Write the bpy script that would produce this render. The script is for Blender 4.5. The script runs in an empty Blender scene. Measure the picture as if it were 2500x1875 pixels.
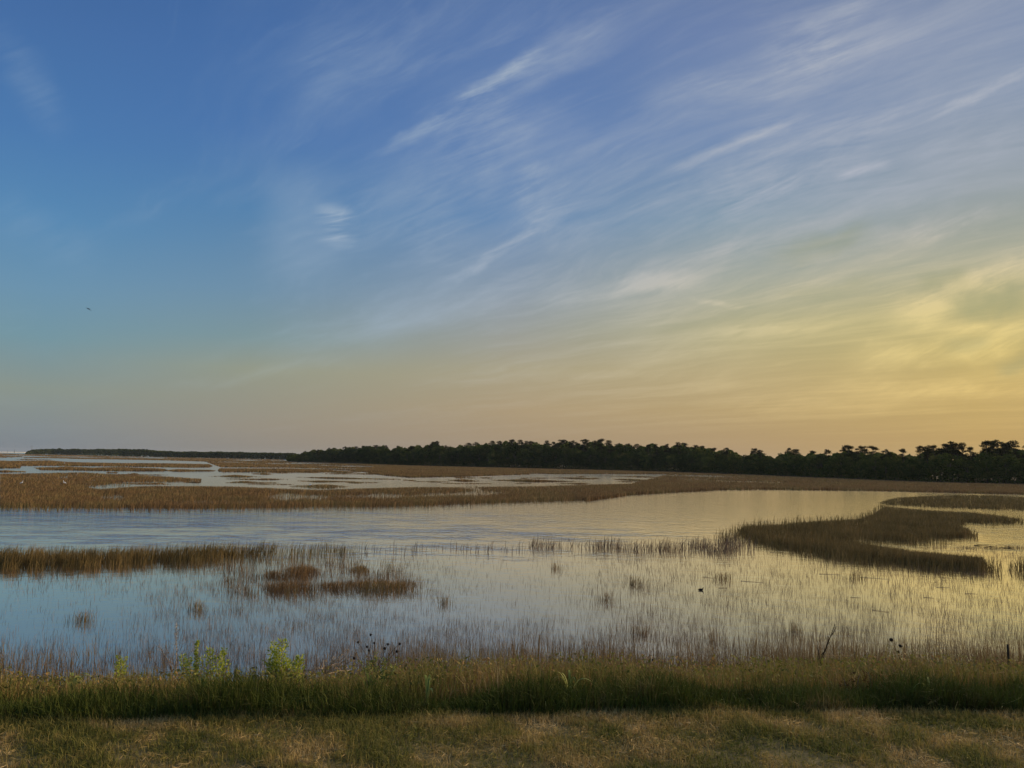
import bpy, math, random
import numpy as np
from mathutils import Vector, Matrix

R = math.radians
SC = bpy.context.scene
COL = SC.collection
rng = np.random.default_rng(7)
random.seed(7)

# ------------------------------------------------------------------ camera
F = 1877.0                       # focal length in pixels of the 2500 px wide photograph
CAM_Z = 5.0
PITCH, ROLL = R(5.58), R(0.89)
cam_d = bpy.data.cameras.new('camera')
cam_d.sensor_width = 36.0
cam_d.lens = 36.0 * F / 2500.0
cam_d.clip_start = 0.05
cam_d.clip_end = 20000.0
cam = bpy.data.objects.new('camera', cam_d)
COL.objects.link(cam)
ROT = Matrix.Rotation(math.pi / 2 + PITCH, 3, 'X') @ Matrix.Rotation(ROLL, 3, 'Z')
cam.matrix_world = Matrix.Translation((0, 0, CAM_Z)) @ ROT.to_4x4()
SC.camera = cam
RN = np.array(ROT)


def rays(px, py):
    px, py = np.broadcast_arrays(np.asarray(px, float), np.asarray(py, float))
    v = np.stack([(px - 1250) / F, -(py - 937.5) / F, -np.ones_like(px)], -1)
    return v @ RN.T


def ground(px, py, z=0.0):
    """world points where photo pixels meet the level z"""
    d = rays(px, py)
    t = (z - CAM_Z) / np.minimum(d[..., 2], -1e-6)
    return np.array([0, 0, CAM_Z]) + d * t[..., None]


def at(px, py, y):
    """world point on the pixel's line of sight at the distance y ahead"""
    d = rays(px, py)
    return np.array([0, 0, CAM_Z]) + d * (y / d[..., 1])[..., None]


def horizon(px):
    return 1121.0 + (np.asarray(px, float) - 1250) * math.tan(ROLL)


# ------------------------------------------------------------------ world (dusk sky with thin cirrus)
GLOW_AZ = R(50.0)                         # bearing of the bright western sky
SUN_AZ, SUN_EL = R(63.0), R(19.0)          # azimuth to the right of the view direction
SUN_DIR = Vector((math.sin(SUN_AZ) * math.cos(SUN_EL), math.cos(SUN_AZ) * math.cos(SUN_EL), math.sin(SUN_EL)))


def lin(c):
    c = np.asarray(c, float) / 255.0
    return tuple(np.where(c <= 0.04045, c / 12.92, ((c + 0.055) / 1.055) ** 2.4))


class NT:
    """tiny node-tree helper"""
    def __init__(self, tree):
        self.t = tree
        tree.nodes.clear()

    def n(self, kind, **kw):
        nd = self.t.nodes.new(kind)
        for k, v in kw.items():
            setattr(nd, k, v)
        return nd

    def put(self, sock, v):
        if isinstance(v, bpy.types.NodeSocket):
            self.t.links.new(v, sock)
        elif v is not None:
            if sock.type == 'RGBA' and len(v) == 3:
                v = tuple(v) + (1.0,)
            sock.default_value = v

    def math(self, op, a, b=None, c=None, clamp=False):
        nd = self.n('ShaderNodeMath', operation=op, use_clamp=clamp)
        for i, v in enumerate((a, b, c)):
            if v is not None:
                self.put(nd.inputs[i], v)
        return nd.outputs[0]

    def vmath(self, op, a, b=None):
        nd = self.n('ShaderNodeVectorMath', operation=op)
        self.put(nd.inputs[0], a)
        if b is not None:
            self.put(nd.inputs[1], b)
        return nd.outputs['Value'] if op in ('DOT_PRODUCT', 'LENGTH', 'DISTANCE') else nd.outputs[0]

    def mapr(self, v, a, b, c=0.0, d=1.0, smooth=True):
        nd = self.n('ShaderNodeMapRange', interpolation_type='SMOOTHSTEP' if smooth else 'LINEAR')
        for i, x in enumerate((v, a, b, c, d)):
            self.put(nd.inputs[i], x)
        return nd.outputs[0]

    def mix(self, fac, a, b, blend='MIX'):
        nd = self.n('ShaderNodeMix', data_type='RGBA', blend_type=blend)
        self.put(nd.inputs[0], fac)
        self.put(nd.inputs[6], a)
        self.put(nd.inputs[7], b)
        return nd.outputs[2]

    def ramp(self, fac, stops, interp='LINEAR'):
        nd = self.n('ShaderNodeValToRGB')
        cr = nd.color_ramp
        cr.interpolation = interp
        while len(cr.elements) < len(stops):
            cr.elements.new(0.5)
        for e, (p, c) in zip(cr.elements, stops):
            e.position = p
            e.color = tuple(c) + (1.0,)
        self.put(nd.inputs[0], fac)
        return nd.outputs[0]

    def noise(self, vec, scale, detail=4.0, rough=0.5, dist=0.0, lac=2.0, dims='3D'):
        nd = self.n('ShaderNodeTexNoise', noise_dimensions=dims)
        if vec is not None:
            self.put(nd.inputs['Vector'], vec)
        self.put(nd.inputs['Scale'], scale)
        self.put(nd.inputs['Detail'], detail)
        self.put(nd.inputs['Roughness'], rough)
        self.put(nd.inputs['Lacunarity'], lac)
        self.put(nd.inputs['Distortion'], dist)
        return nd.outputs[0]

    def comb(self, x, y, z=0.0):
        nd = self.n('ShaderNodeCombineXYZ')
        self.put(nd.inputs[0], x); self.put(nd.inputs[1], y); self.put(nd.inputs[2], z)
        return nd.outputs[0]

    def sep(self, v):
        nd = self.n('ShaderNodeSeparateXYZ')
        self.put(nd.inputs[0], v)
        return nd.outputs


world = bpy.data.worlds.new('World')
SC.world = world
world.use_nodes = True
W = NT(world.node_tree)
tc = W.n('ShaderNodeTexCoord')
dirv = W.vmath('NORMALIZE', tc.outputs['Generated'])
dx, dy, dz = W.sep(dirv)
elev = W.math('ARCSINE', dz)
hor_len = W.math('SQRT', W.math('ADD', W.math('MULTIPLY', dx, dx), W.math('MULTIPLY', dy, dy)))
cosun = W.math('DIVIDE', W.math('ADD', W.math('MULTIPLY', dx, math.sin(GLOW_AZ)), W.math('MULTIPLY', dy, math.cos(GLOW_AZ))),
               W.math('MAXIMUM', hor_len, 1e-4))
ang = W.math('ARCCOSINE', W.math('MINIMUM', W.math('MAXIMUM', cosun, -1.0), 1.0))
# clear-sky colours by elevation, for five bearings measured from the sun
SKY = [
    (100, [(-400, (52, 90, 142)), (0, (66, 106, 160)), (300, (72, 118, 170)), (520, (84, 133, 175)), (700, (104, 143, 170)), (820, (113, 146, 158)),
           (950, (134, 144, 136)), (1040, (128, 136, 138)), (1095, (120, 127, 134))]),
    (600, [(-400, (52, 88, 142)), (20, (66, 105, 160)), (300, (72, 114, 168)), (500, (82, 127, 169)), (700, (107, 140, 165)), (820, (122, 146, 151)),
           (900, (144, 149, 133)), (1040, (146, 139, 126)), (1100, (138, 132, 124))]),
    (1250, [(-400, (62, 94, 144)), (20, (84, 115, 165)), (300, (90, 123, 172)), (520, (95, 131, 172)), (700, (131, 147, 163)), (800, (148, 152, 148)),
            (900, (164, 155, 128)), (1000, (168, 149, 118)), (1100, (158, 138, 114))]),
    (1800, [(-400, (70, 98, 144)), (20, (102, 124, 166)), (300, (101, 129, 170)), (520, (122, 147, 164)), (700, (153, 159, 145)), (800, (168, 163, 126)),
            (900, (178, 162, 120)), (1000, (178, 154, 108)), (1100, (170, 143, 106))]),
    (2400, [(-400, (80, 104, 142)), (20, (120, 137, 168)), (200, (123, 141, 168)), (450, (142, 153, 158)), (620, (160, 162, 142)), (750, (180, 170, 120)),
            (850, (190, 171, 108)), (950, (191, 164, 101)), (1080, (184, 152, 94))]),
]
EMAX = R(60)
te = W.math('DIVIDE', elev, EMAX, clamp=True)
cols = []
for px, rows in SKY:
    az = math.atan((px - 1250) / F)
    st = []
    for py, c in sorted(rows, key=lambda r: -r[0]):
        e = math.atan2((horizon(px) - py) * math.cos(az), F)
        st.append((max(0.0, min(1.0, e / EMAX)), lin(c)))
    top = np.array(st[-1][1])
    st.append((1.0, tuple(top * 0.8)))
    cols.append((abs(GLOW_AZ - az), W.ramp(te, st, 'EASE' if False else 'LINEAR')))
base = cols[0][1]
for (a0, c0), (a1, c1) in zip(cols, cols[1:]):
    base = W.mix(W.mapr(ang, a0, a1, 0, 1, smooth=False), base, c1)
# the physical sky adds its own glow round the low sun
nish = W.n('ShaderNodeTexSky', sky_type='NISHITA')
nish.sun_disc = False
nish.sun_elevation = SUN_EL
nish.sun_rotation = SUN_AZ
nish.dust_density = 2.0
# high cloud sheet seen in perspective
inv = W.math('DIVIDE', 1.0, W.math('ADD', W.math('MAXIMUM', dz, 0.0), 0.045))
cx = W.math('MULTIPLY', dx, inv)
cy = W.math('MULTIPLY', dy, inv)
SA = R(-40)
ca = W.math('ADD', W.math('MULTIPLY', cx, math.sin(SA)), W.math('MULTIPLY', cy, math.cos(SA)))
cb = W.math('ADD', W.math('MULTIPLY', cx, math.cos(SA)), W.math('MULTIPLY', cy, -math.sin(SA)))
warp = W.noise(W.comb(ca, cb, 3.1), 0.55, 3, 0.55)
cbw = W.math('ADD', cb, W.math('MULTIPLY', W.math('SUBTRACT', warp, 0.5), 0.9))
streak = W.noise(W.comb(W.math('MULTIPLY', ca, 0.22), W.math('MULTIPLY', cbw, 1.25), 0.7), 1.5, 7, 0.62, 0.25)
fine = W.noise(W.comb(W.math('MULTIPLY', ca, 0.55), W.math('MULTIPLY', cbw, 2.4), 5.0), 4.2, 8, 0.70, 0.5)
veil = W.noise(W.comb(W.math('MULTIPLY', ca, 0.5), cb, 9.0), 0.45, 3, 0.5, 0.3)
near_sun = W.mapr(ang, R(84), R(20), 0.0, 1.0)
cover = W.math('ADD', W.math('MULTIPLY', near_sun, 0.13), W.math('MULTIPLY', W.math('SUBTRACT', veil, 0.5), 0.6))
m1 = W.mapr(W.math('ADD', streak, cover), 0.47, 0.90)
m2 = W.mapr(W.math('ADD', W.math('ADD', W.math('MULTIPLY', fine, 0.6), W.math('MULTIPLY', streak, 0.45)), cover), 0.55, 0.92)
dens = W.math('MULTIPLY', W.math('ADD', W.math('MULTIPLY', m1, 0.36), W.math('MULTIPLY', m2, 0.44)),
              W.mapr(elev, R(0.3), R(5.0), 0.15, 1.0))
# single wisps of cirrus, laid out on a chart of the sky ahead (bearing and height as slopes)
iy = W.math('DIVIDE', 1.0, W.math('MAXIMUM', dy, 0.05))
cu = W.math('MULTIPLY', dx, iy)
cv = W.math('MULTIPLY', dz, iy)
ahead = W.mapr(dy, 0.15, 0.4)
A_ = R(24)
fu = W.math('ADD', W.math('MULTIPLY', cu, math.cos(A_)), W.math('MULTIPLY', cv, math.sin(A_)))
fv = W.math('ADD', W.math('MULTIPLY', cu, -math.sin(A_)), W.math('MULTIPLY', cv, math.cos(A_)))
fib = W.noise(W.comb(W.math('MULTIPLY', fu, 4.2), W.math('MULTIPLY', fv, 34.0), 2.0), 1.5, 9, 0.70, 0.35)
fib = W.mapr(fib, 0.30, 0.74, 0.0, 1.0)
pat = W.noise(W.comb(W.math('MULTIPLY', fu, 5.0), W.math('MULTIPLY', fv, 9.0), 7.0), 1.5, 5, 0.6, 0.6)
wob = W.noise(W.comb(cu, cv, 4.0), 9.0, 4, 0.6)
wob = W.math('MULTIPLY', W.math('SUBTRACT', wob, 0.5), 0.055)


def wisp(x0, y0, x1, y1, w, s_):
    d0, d1 = rays(x0, y0), rays(x1, y1)
    p0 = np.array([d0[0] / d0[1], d0[2] / d0[1]]); p1 = np.array([d1[0] / d1[1], d1[2] / d1[1]])
    L = float(np.linalg.norm(p1 - p0)); e = (p1 - p0) / L
    al = W.math('ADD', W.math('MULTIPLY', cu, float(e[0])), W.math('MULTIPLY_ADD', cv, float(e[1]), float(-p0 @ e)))
    ac = W.math('ADD', W.math('MULTIPLY', cu, float(-e[1])), W.math('MULTIPLY_ADD', cv, float(e[0]), float(p0[0] * e[1] - p0[1] * e[0])))
    ac = W.math('ADD', ac, W.math('MULTIPLY', wob, min(1.0, w / 25.0 + 0.25)))
    across = W.mapr(W.math('ABSOLUTE', ac), 2.4 * w / F, 0.0)
    half = W.math('ABSOLUTE', W.math('SUBTRACT', al, L / 2))
    return W.math('MULTIPLY', W.math('MULTIPLY', across, W.mapr(half, L * 0.62, L * 0.22)), s_)


def wsum(lst):
    tot = None
    for a_ in lst:
        k_ = wisp(*a_)
        tot = k_ if tot is None else W.math('ADD', tot, k_)
    return tot


WISPS = [(930, 385, 1330, 112, 13, .9), (1200, 215, 1510, 60, 32, .5), (1060, 330, 1210, 205, 34, .45), (1075, 700, 1375, 528, 10, .85), (1285, 543, 1345, 543, 6, .5),
         (1600, 428, 1975, 285, 12, .7), (1860, 180, 2175, 15, 60, .55), (1960, 170, 2060, 105, 40, .4), (2270, 290, 2560, 150, 8, .95), (1740, 508, 2000, 415, 24, .65), (2040, 425, 2175, 392, 10, .7),
         (1500, 650, 2200, 330, 60, .35), (2160, 590, 2480, 490, 20, .8), (2200, 380, 2520, 300, 40, .4), (1350, 740, 1745, 670, 16, .8), (1685, 730, 1825, 747, 5, .8), (1100, 760, 1420, 690, 30, .45),
         (2080, 896, 2560, 806, 22, 1.5), (2170, 785, 2560, 640, 26, 1.5), (2250, 800, 2560, 790, 12, 1.0), (2330, 880, 2480, 858, 14, 1.2), (2300, 700, 2560, 690, 10, .9), (1700, 985, 2300, 985, 14, .5), (2000, 940, 2560, 960, 14, .8), (1725, 812, 2040, 793, 14, .55), (1900, 660, 2300, 590, 40, .35), (1640, 942, 1800, 932, 13, .6),
         (1240, 924, 1770, 903, 8, .5), (2200, 965, 2480, 935, 12, .5), (1480, 840, 1900, 870, 40, .3), (-10, 60, 150, 330, 30, .22), (-20, 500, 240, 640, 40, .2), (420, 942, 860, 880, 10, .5), (880, 800, 1100, 740, 40, .4),
         (1285, 525, 1340, 400, 34, .5), (900, 620, 1330, 180, 110, .30), (1300, 600, 1420, 260, 90, .22), (1750, 330, 2400, 60, 120, .22), (1000, 720, 1500, 560, 70, .28), (1500, 820, 2100, 690, 60, .30), (620, 700, 900, 420, 80, .16), (1400, 560, 2300, 240, 26, .40), (1500, 700, 2450, 400, 22, .45), (1010, 640, 1120, 500, 50, .3), (1150, 480, 1250, 250, 60, .3), (740, 250, 900, 60, 70, .22), (640, 880, 1000, 800, 40, .3), (1560, 230, 1900, 190, 30, .4)]
DARKS = [(2310, 745, 2520, 715, 26, .9), (2240, 695, 2370, 672, 14, .6), (2300, 850, 2420, 826, 14, .4), (2430, 905, 2520, 880, 14, .5), (1880, 640, 2130, 560, 18, .5), (1900, 720, 2150, 690, 14, .3)]
wp = W.math('MULTIPLY', W.math('MULTIPLY', wsum(WISPS), W.math('ADD', W.math('MULTIPLY', fib, 0.75), W.mapr(pat, 0.3, 0.7, 0.0, 0.45))), ahead)
wd = W.math('MULTIPLY', W.math('MULTIPLY', wsum(DARKS), W.math('ADD', W.math('MULTIPLY', fib, 0.5), 0.5)), ahead)
# rippled patch of cloud left of the middle
rip = W.noise(W.comb(W.math('MULTIPLY', cu, 9.0), W.math('MULTIPLY', W.math('ADD', cv, W.math('MULTIPLY', cu, -0.12)), 62.0), 1.0), 1.0, 3, 0.5, 0.8)
rp = W.math('ADD', wisp(720, 680, 745, 400, 60, .3), W.math('MULTIPLY', wisp(800, 600, 820, 500, 28, 1.0), W.mapr(rip, 0.36, 0.62)))
wp = W.math('ADD', wp, W.math('MULTIPLY', rp, W.math('MULTIPLY', ahead, 0.95)))
dens = W.math('ADD', dens, wp)
# cloud lit by the low sun: white-blue away from it, cream and gold towards it
lowsun = W.math('MULTIPLY', W.mapr(ang, R(60), R(16)), W.mapr(elev, R(19), R(8)))
ccol = W.mix(W.mapr(ang, R(80), R(22)), lin((142, 166, 190)), lin((168, 174, 186)))
ccol = W.mix(lowsun, ccol, lin((238, 212, 140)))
ccol = W.mix(W.mapr(elev, R(16), R(5), 0.0, 0.75), ccol, W.mix(1.0, base, (1.22, 1.20, 1.14), 'MULTIPLY'))
sky_col = W.mix(W.math('MULTIPLY', dens, 0.85, clamp=True), base, ccol)
sky_col = W.mix(W.math('MULTIPLY', wd, 0.8, clamp=True), sky_col, lin((140, 146, 112)))
nsc = W.mix(1.0, nish.outputs[0], (0.0015, 0.0015, 0.0015), 'MULTIPLY')
sky_col = W.mix(1.0, sky_col, nsc, 'ADD')
# unseen sky behind the camera, brightened and warmed as added fill on the vegetation
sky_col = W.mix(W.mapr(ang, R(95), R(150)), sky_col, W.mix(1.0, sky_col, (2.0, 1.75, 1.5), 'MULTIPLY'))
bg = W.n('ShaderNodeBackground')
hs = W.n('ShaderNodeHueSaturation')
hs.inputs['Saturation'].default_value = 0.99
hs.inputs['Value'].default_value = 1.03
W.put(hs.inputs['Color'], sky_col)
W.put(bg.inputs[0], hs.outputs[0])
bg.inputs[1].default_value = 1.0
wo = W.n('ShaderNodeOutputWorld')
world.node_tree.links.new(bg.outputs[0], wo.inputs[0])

# ------------------------------------------------------------------ sun and exposure
sun_d = bpy.data.lights.new('sun', 'SUN')
sun_d.energy = 4.2
sun_d.angle = R(28.0)
sun_d.color = (1.0, 0.82, 0.58)
sun = bpy.data.objects.new('sun', sun_d)
sun.rotation_euler = SUN_DIR.to_track_quat('Z', 'Y').to_euler()
COL.objects.link(sun)
vs = SC.view_settings
vs.view_transform = 'Standard'
vs.look = 'None'
vs.exposure = 0.0
vs.gamma = 1.0
SC.cycles.max_bounces = 6
SC.cycles.transparent_max_bounces = 8


# ------------------------------------------------------------------ mesh helpers
def mesh_obj(name, V, faces, mat, parent=None, attrs=None, smooth=False, link=True):
    """faces: list of (M,k) integer arrays (quads and triangles)"""
    V = np.asarray(V, np.float32)
    me = bpy.data.meshes.new(name)
    me.vertices.add(len(V))
    me.vertices.foreach_set('co', V.ravel())
    faces = [np.asarray(f, np.int32) for f in faces if len(f)]
    loops = np.concatenate([f.ravel() for f in faces])
    sizes = np.concatenate([np.full(len(f), f.shape[1], np.int32) for f in faces])
    starts = np.concatenate([[0], np.cumsum(sizes)[:-1]]).astype(np.int32)
    me.loops.add(len(loops))
    me.loops.foreach_set('vertex_index', loops)
    me.polygons.add(len(sizes))
    me.polygons.foreach_set('loop_start', starts)
    me.polygons.foreach_set('loop_total', sizes)
    if smooth:
        me.polygons.foreach_set('use_smooth', np.ones(len(sizes), bool))
    for k, a in (attrs or {}).items():
        at_ = me.attributes.new(k, 'FLOAT', 'POINT')
        at_.data.foreach_set('value', np.asarray(a, np.float32))
    me.update(calc_edges=True)
    me.materials.append(mat)
    o = bpy.data.objects.new(name, me)
    if link:
        COL.objects.link(o)
    if parent is not None:
        o.parent = parent
    return o


def tag(o, label=None, cat=None, group=None, kind=None):
    if label: o['label'] = label
    if cat: o['category'] = cat
    if group: o['group'] = group
    if kind: o['kind'] = kind
    return o


def thing(name, label, cat, loc=(0, 0, 0), group=None):
    o = bpy.data.objects.new(name, None)
    o.empty_display_size = 0.1
    o.location = loc
    COL.objects.link(o)
    return tag(o, label, cat, group)


class Geo:
    """collects vertices and faces with a per-vertex random value"""
    def __init__(self):
        self.v, self.q, self.t, self.r, self.h, self.n = [], [], [], [], [], 0

    def add(self, V, quads=None, tris=None, rnd=None, hh=None):
        V = np.asarray(V, np.float32).reshape(-1, 3)
        if quads is not None and len(quads): self.q.append(np.asarray(quads, np.int64).reshape(-1, 4) + self.n)
        if tris is not None and len(tris): self.t.append(np.asarray(tris, np.int64).reshape(-1, 3) + self.n)
        self.v.append(V)
        self.r.append(np.broadcast_to(np.asarray(0.5 if rnd is None else rnd, np.float32), (len(V),)))
        self.h.append(np.broadcast_to(np.asarray(0.5 if hh is None else hh, np.float32), (len(V),)))
        self.n += len(V)

    def build(self, name, mat, parent=None, smooth=False, origin=None, link=True):
        V = np.concatenate(self.v)
        if origin is not None:
            V = V - np.asarray(origin, np.float32)
        fs = []
        if self.q: fs.append(np.concatenate(self.q))
        if self.t: fs.append(np.concatenate(self.t))
        o = mesh_obj(name, V, fs, mat, parent, {'rnd': np.concatenate(self.r), 'tip': np.concatenate(self.h)}, smooth, link)
        if origin is not None and parent is None:
            o.location = origin
        return o

    # --- shapes
    def blades(self, P, h, w, lean, yaw=None, ldir=None, rnd=None, kink=0.0):
        """grass blades: two-segment tapered strips"""
        P = np.asarray(P, float); N = len(P)
        if N == 0: return
        h = np.broadcast_to(h, (N,)); w = np.broadcast_to(w, (N,)); lean = np.broadcast_to(lean, (N,))
        yaw = rng.uniform(0, math.pi, N) if yaw is None else yaw
        ldir = rng.uniform(0, 2 * math.pi, N) if ldir is None else ldir
        rnd = rng.random(N) if rnd is None else np.broadcast_to(rnd, (N,))
        s = np.stack([np.cos(yaw), np.sin(yaw), np.zeros(N)], 1) * (w / 2)[:, None]
        L = np.stack([np.cos(ldir), np.sin(ldir), np.zeros(N)], 1) * (h * lean)[:, None]
        up = np.array([0, 0, 1.0])
        K = rng.normal(0, 1, (N, 3)) * np.array([1, 1, 0]) * (kink * h)[:, None] if np.any(kink) else 0
        mid = P + L * 0.3 + up * (h * 0.55)[:, None] + K
        tip = P + L + up * (h * (1 - 0.35 * np.minimum(lean, 1.5)))[:, None]
        V = np.stack([P - s, P + s, mid - s * 0.75, mid + s * 0.75, tip], 1).reshape(-1, 3)
        b = np.arange(N)[:, None] * 5
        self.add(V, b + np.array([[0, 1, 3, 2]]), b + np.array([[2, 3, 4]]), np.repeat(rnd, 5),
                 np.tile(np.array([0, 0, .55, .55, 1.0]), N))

    def leaves(self, C, size, aspect=0.5, rnd=None, axis=None, spread=1.0):
        """diamond leaves round the points C"""
        C = np.asarray(C, float); N = len(C)
        if N == 0: return
        size = np.broadcast_to(size, (N,))
        a = rng.normal(0, 1, (N, 3)) if axis is None else np.asarray(axis) + rng.normal(0, spread, (N, 3))
        a /= np.linalg.norm(a, axis=1, keepdims=True) + 1e-9
        b = np.cross(a, rng.normal(0, 1, (N, 3)))
        b /= np.linalg.norm(b, axis=1, keepdims=True) + 1e-9
        a = a * (size / 2)[:, None]; b = b * (size * aspect / 2)[:, None]
        V = np.stack([C - a, C + b, C + a, C - b], 1).reshape(-1, 3)
        rnd = rng.random(N) if rnd is None else np.broadcast_to(rnd, (N,))
        self.add(V, np.arange(N)[:, None] * 4 + np.array([[0, 1, 2, 3]]), None, np.repeat(rnd, 4))

    def tube(self, pts, radii, n=6, rnd=0.5):
        pts = np.asarray(pts, float); k = len(pts)
        radii = np.broadcast_to(radii, (k,))
        T = np.gradient(pts, axis=0)
        T /= np.linalg.norm(T, axis=1, keepdims=True) + 1e-9
        ref = np.array([1.0, 0, 0]) if abs(T[0][0]) < 0.8 else np.array([0, 1.0, 0])
        A = np.cross(T, ref); A /= np.linalg.norm(A, axis=1, keepdims=True) + 1e-9
        B = np.cross(T, A)
        th = np.linspace(0, 2 * math.pi, n, endpoint=False)
        ring = (np.cos(th)[None, :, None] * A[:, None] + np.sin(th)[None, :, None] * B[:, None]) * radii[:, None, None] + pts[:, None]
        q = []
        for i in range(k - 1):
            for j in range(n):
                q.append((i * n + j, i * n + (j + 1) % n, (i + 1) * n + (j + 1) % n, (i + 1) * n + j))
        V = np.concatenate([ring.reshape(-1, 3), pts[:1], pts[-1:]])
        t = [(k * n, (j + 1) % n, j) for j in range(n)] + [(k * n + 1, (k - 1) * n + j, (k - 1) * n + (j + 1) % n) for j in range(n)]
        self.add(V, q, t, rnd)

    def blob(self, c, rad, rot=None, nu=12, nv=8, rnd=0.5):
        th = np.linspace(0, 2 * math.pi, nu, endpoint=False)
        ph = np.linspace(0, math.pi, nv + 1)
        V = np.stack([np.sin(ph)[:, None] * np.cos(th)[None], np.sin(ph)[:, None] * np.sin(th)[None],
                      np.cos(ph)[:, None] * np.ones(nu)[None]], -1).reshape(-1, 3) * np.asarray(rad, float)
        if rot is not None: V = V @ np.asarray(rot).T
        V = V + np.asarray(c, float)
        q = [(i * nu + j, (i + 1) * nu + j, (i + 1) * nu + (j + 1) % nu, i * nu + (j + 1) % nu) for i in range(nv) for j in range(nu)]
        self.add(V, q, None, rnd)

    def box(self, lo, hi, rnd=0.5):
        x0, y0, z0 = lo; x1, y1, z1 = hi
        V = [(x0, y0, z0), (x1, y0, z0), (x1, y1, z0), (x0, y1, z0), (x0, y0, z1), (x1, y0, z1), (x1, y1, z1), (x0, y1, z1)]
        self.add(V, [(0, 3, 2, 1), (4, 5, 6, 7), (0, 1, 5, 4), (1, 2, 6, 5), (2, 3, 7, 6), (3, 0, 4, 7)], None, rnd)


def curve_pts(p0, p1, bow=(0, 0, 0), n=6, wob=0.0):
    p0 = np.asarray(p0, float); p1 = np.asarray(p1, float)
    t = np.linspace(0, 1, n)[:, None]
    P = p0 + (p1 - p0) * t + np.asarray(bow, float) * (4 * t * (1 - t))
    if wob:
        P[1:-1] += rng.normal(0, wob, (n - 2, 3))
    return P


def inside(px, py, poly):
    poly = np.asarray(poly, float)
    x0, y0 = poly[:, 0], poly[:, 1]
    x1, y1 = np.roll(x0, -1), np.roll(y0, -1)
    r = np.zeros(px.shape, bool)
    for a, b, c, d in zip(x0, y0, x1, y1):
        if b == d: continue
        hit = ((b > py) != (d > py)) & (px < (c - a) * (py - b) / (d - b) + a)
        r ^= hit
    return r


def lens(x0, x1, y0, y1, th, n=14, sk=0.5):
    """a long thin island outline from (x0,y0) to (x1,y1)"""
    t = np.linspace(0, 1, n)
    prof = np.sin(math.pi * t ** (0.75 if sk < .5 else 1.0)) ** 0.6 * (0.8 + 0.2 * np.sin(t * 9 + x0))
    x = x0 + (x1 - x0) * t
    yc = y0 + (y1 - y0) * t
    return [(a, b) for a, b in zip(x, yc - prof * th * 0.55)] + [(a, b) for a, b in zip(x[::-1], (yc + prof * th * 0.45)[::-1])]


# ------------------------------------------------------------------ materials
def plant_mat(name, stops, tipcol=None, noise_scale=0.3, noise_amt=0.35, transl=0.25, tip_amt=0.5, rough=0.8, spec=0.15, own=None):
    m = bpy.data.materials.new(name)
    m.use_nodes = True
    N = NT(m.node_tree)
    a = N.n('ShaderNodeAttribute', attribute_name='rnd').outputs['Fac']
    t = N.n('ShaderNodeAttribute', attribute_name='tip').outputs['Fac']
    geo = N.n('ShaderNodeNewGeometry').outputs['Position']
    nz = N.noise(geo, noise_scale, 4, 0.6)
    f = N.math('ADD', N.math('MULTIPLY', a, 1 - noise_amt), N.math('MULTIPLY', N.mapr(nz, 0.3, 0.7), noise_amt))
    c = N.ramp(f, [(p, lin(x)) for p, x in stops])
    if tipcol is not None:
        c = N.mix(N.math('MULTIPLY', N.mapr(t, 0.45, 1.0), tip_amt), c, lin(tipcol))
    if own is not None:
        oi = N.n('ShaderNodeObjectInfo').outputs['Random']
        c = N.mix(N.mapr(oi, 0.45, 1.0, 0.0, 0.85), c, N.mix(1.0, c, own, 'MULTIPLY'))
    p = N.n('ShaderNodeBsdfPrincipled')
    N.put(p.inputs['Base Color'], c)
    p.inputs['Roughness'].default_value = rough
    p.inputs['Specular IOR Level'].default_value = spec
    tr = N.n('ShaderNodeBsdfTranslucent')
    N.put(tr.inputs[0], c)
    mx = N.n('ShaderNodeMixShader')
    mx.inputs[0].default_value = transl
    m.node_tree.links.new(p.outputs[0], mx.inputs[1])
    m.node_tree.links.new(tr.outputs[0], mx.inputs[2])
    out = N.n('ShaderNodeOutputMaterial')
    m.node_tree.links.new(mx.outputs[0], out.inputs[0])
    return m


def plain_mat(name, c0, c1, scale=8.0, rough=0.8, bump=0.0, stretch=(1, 1, 1), coords='Object'):
    m = bpy.data.materials.new(name)
    m.use_nodes = True
    N = NT(m.node_tree)
    v = N.n('ShaderNodeTexCoord').outputs[coords]
    mp = N.n('ShaderNodeMapping'); mp.inputs['Scale'].default_value = stretch
    N.put(mp.inputs['Vector'], v)
    nz = N.noise(mp.outputs[0], scale, 6, 0.6)
    c = N.mix(N.mapr(nz, 0.3, 0.7), lin(c0), lin(c1))
    p = N.n('ShaderNodeBsdfPrincipled')
    N.put(p.inputs['Base Color'], c)
    p.inputs['Roughness'].default_value = rough
    p.inputs['Specular IOR Level'].default_value = 0.2
    if bump:
        b = N.n('ShaderNodeBump'); b.inputs['Strength'].default_value = bump
        N.put(b.inputs['Height'], nz)
        m.node_tree.links.new(b.outputs[0], p.inputs['Normal'])
    out = N.n('ShaderNodeOutputMaterial')
    m.node_tree.links.new(p.outputs[0], out.inputs[0])
    return m


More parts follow.
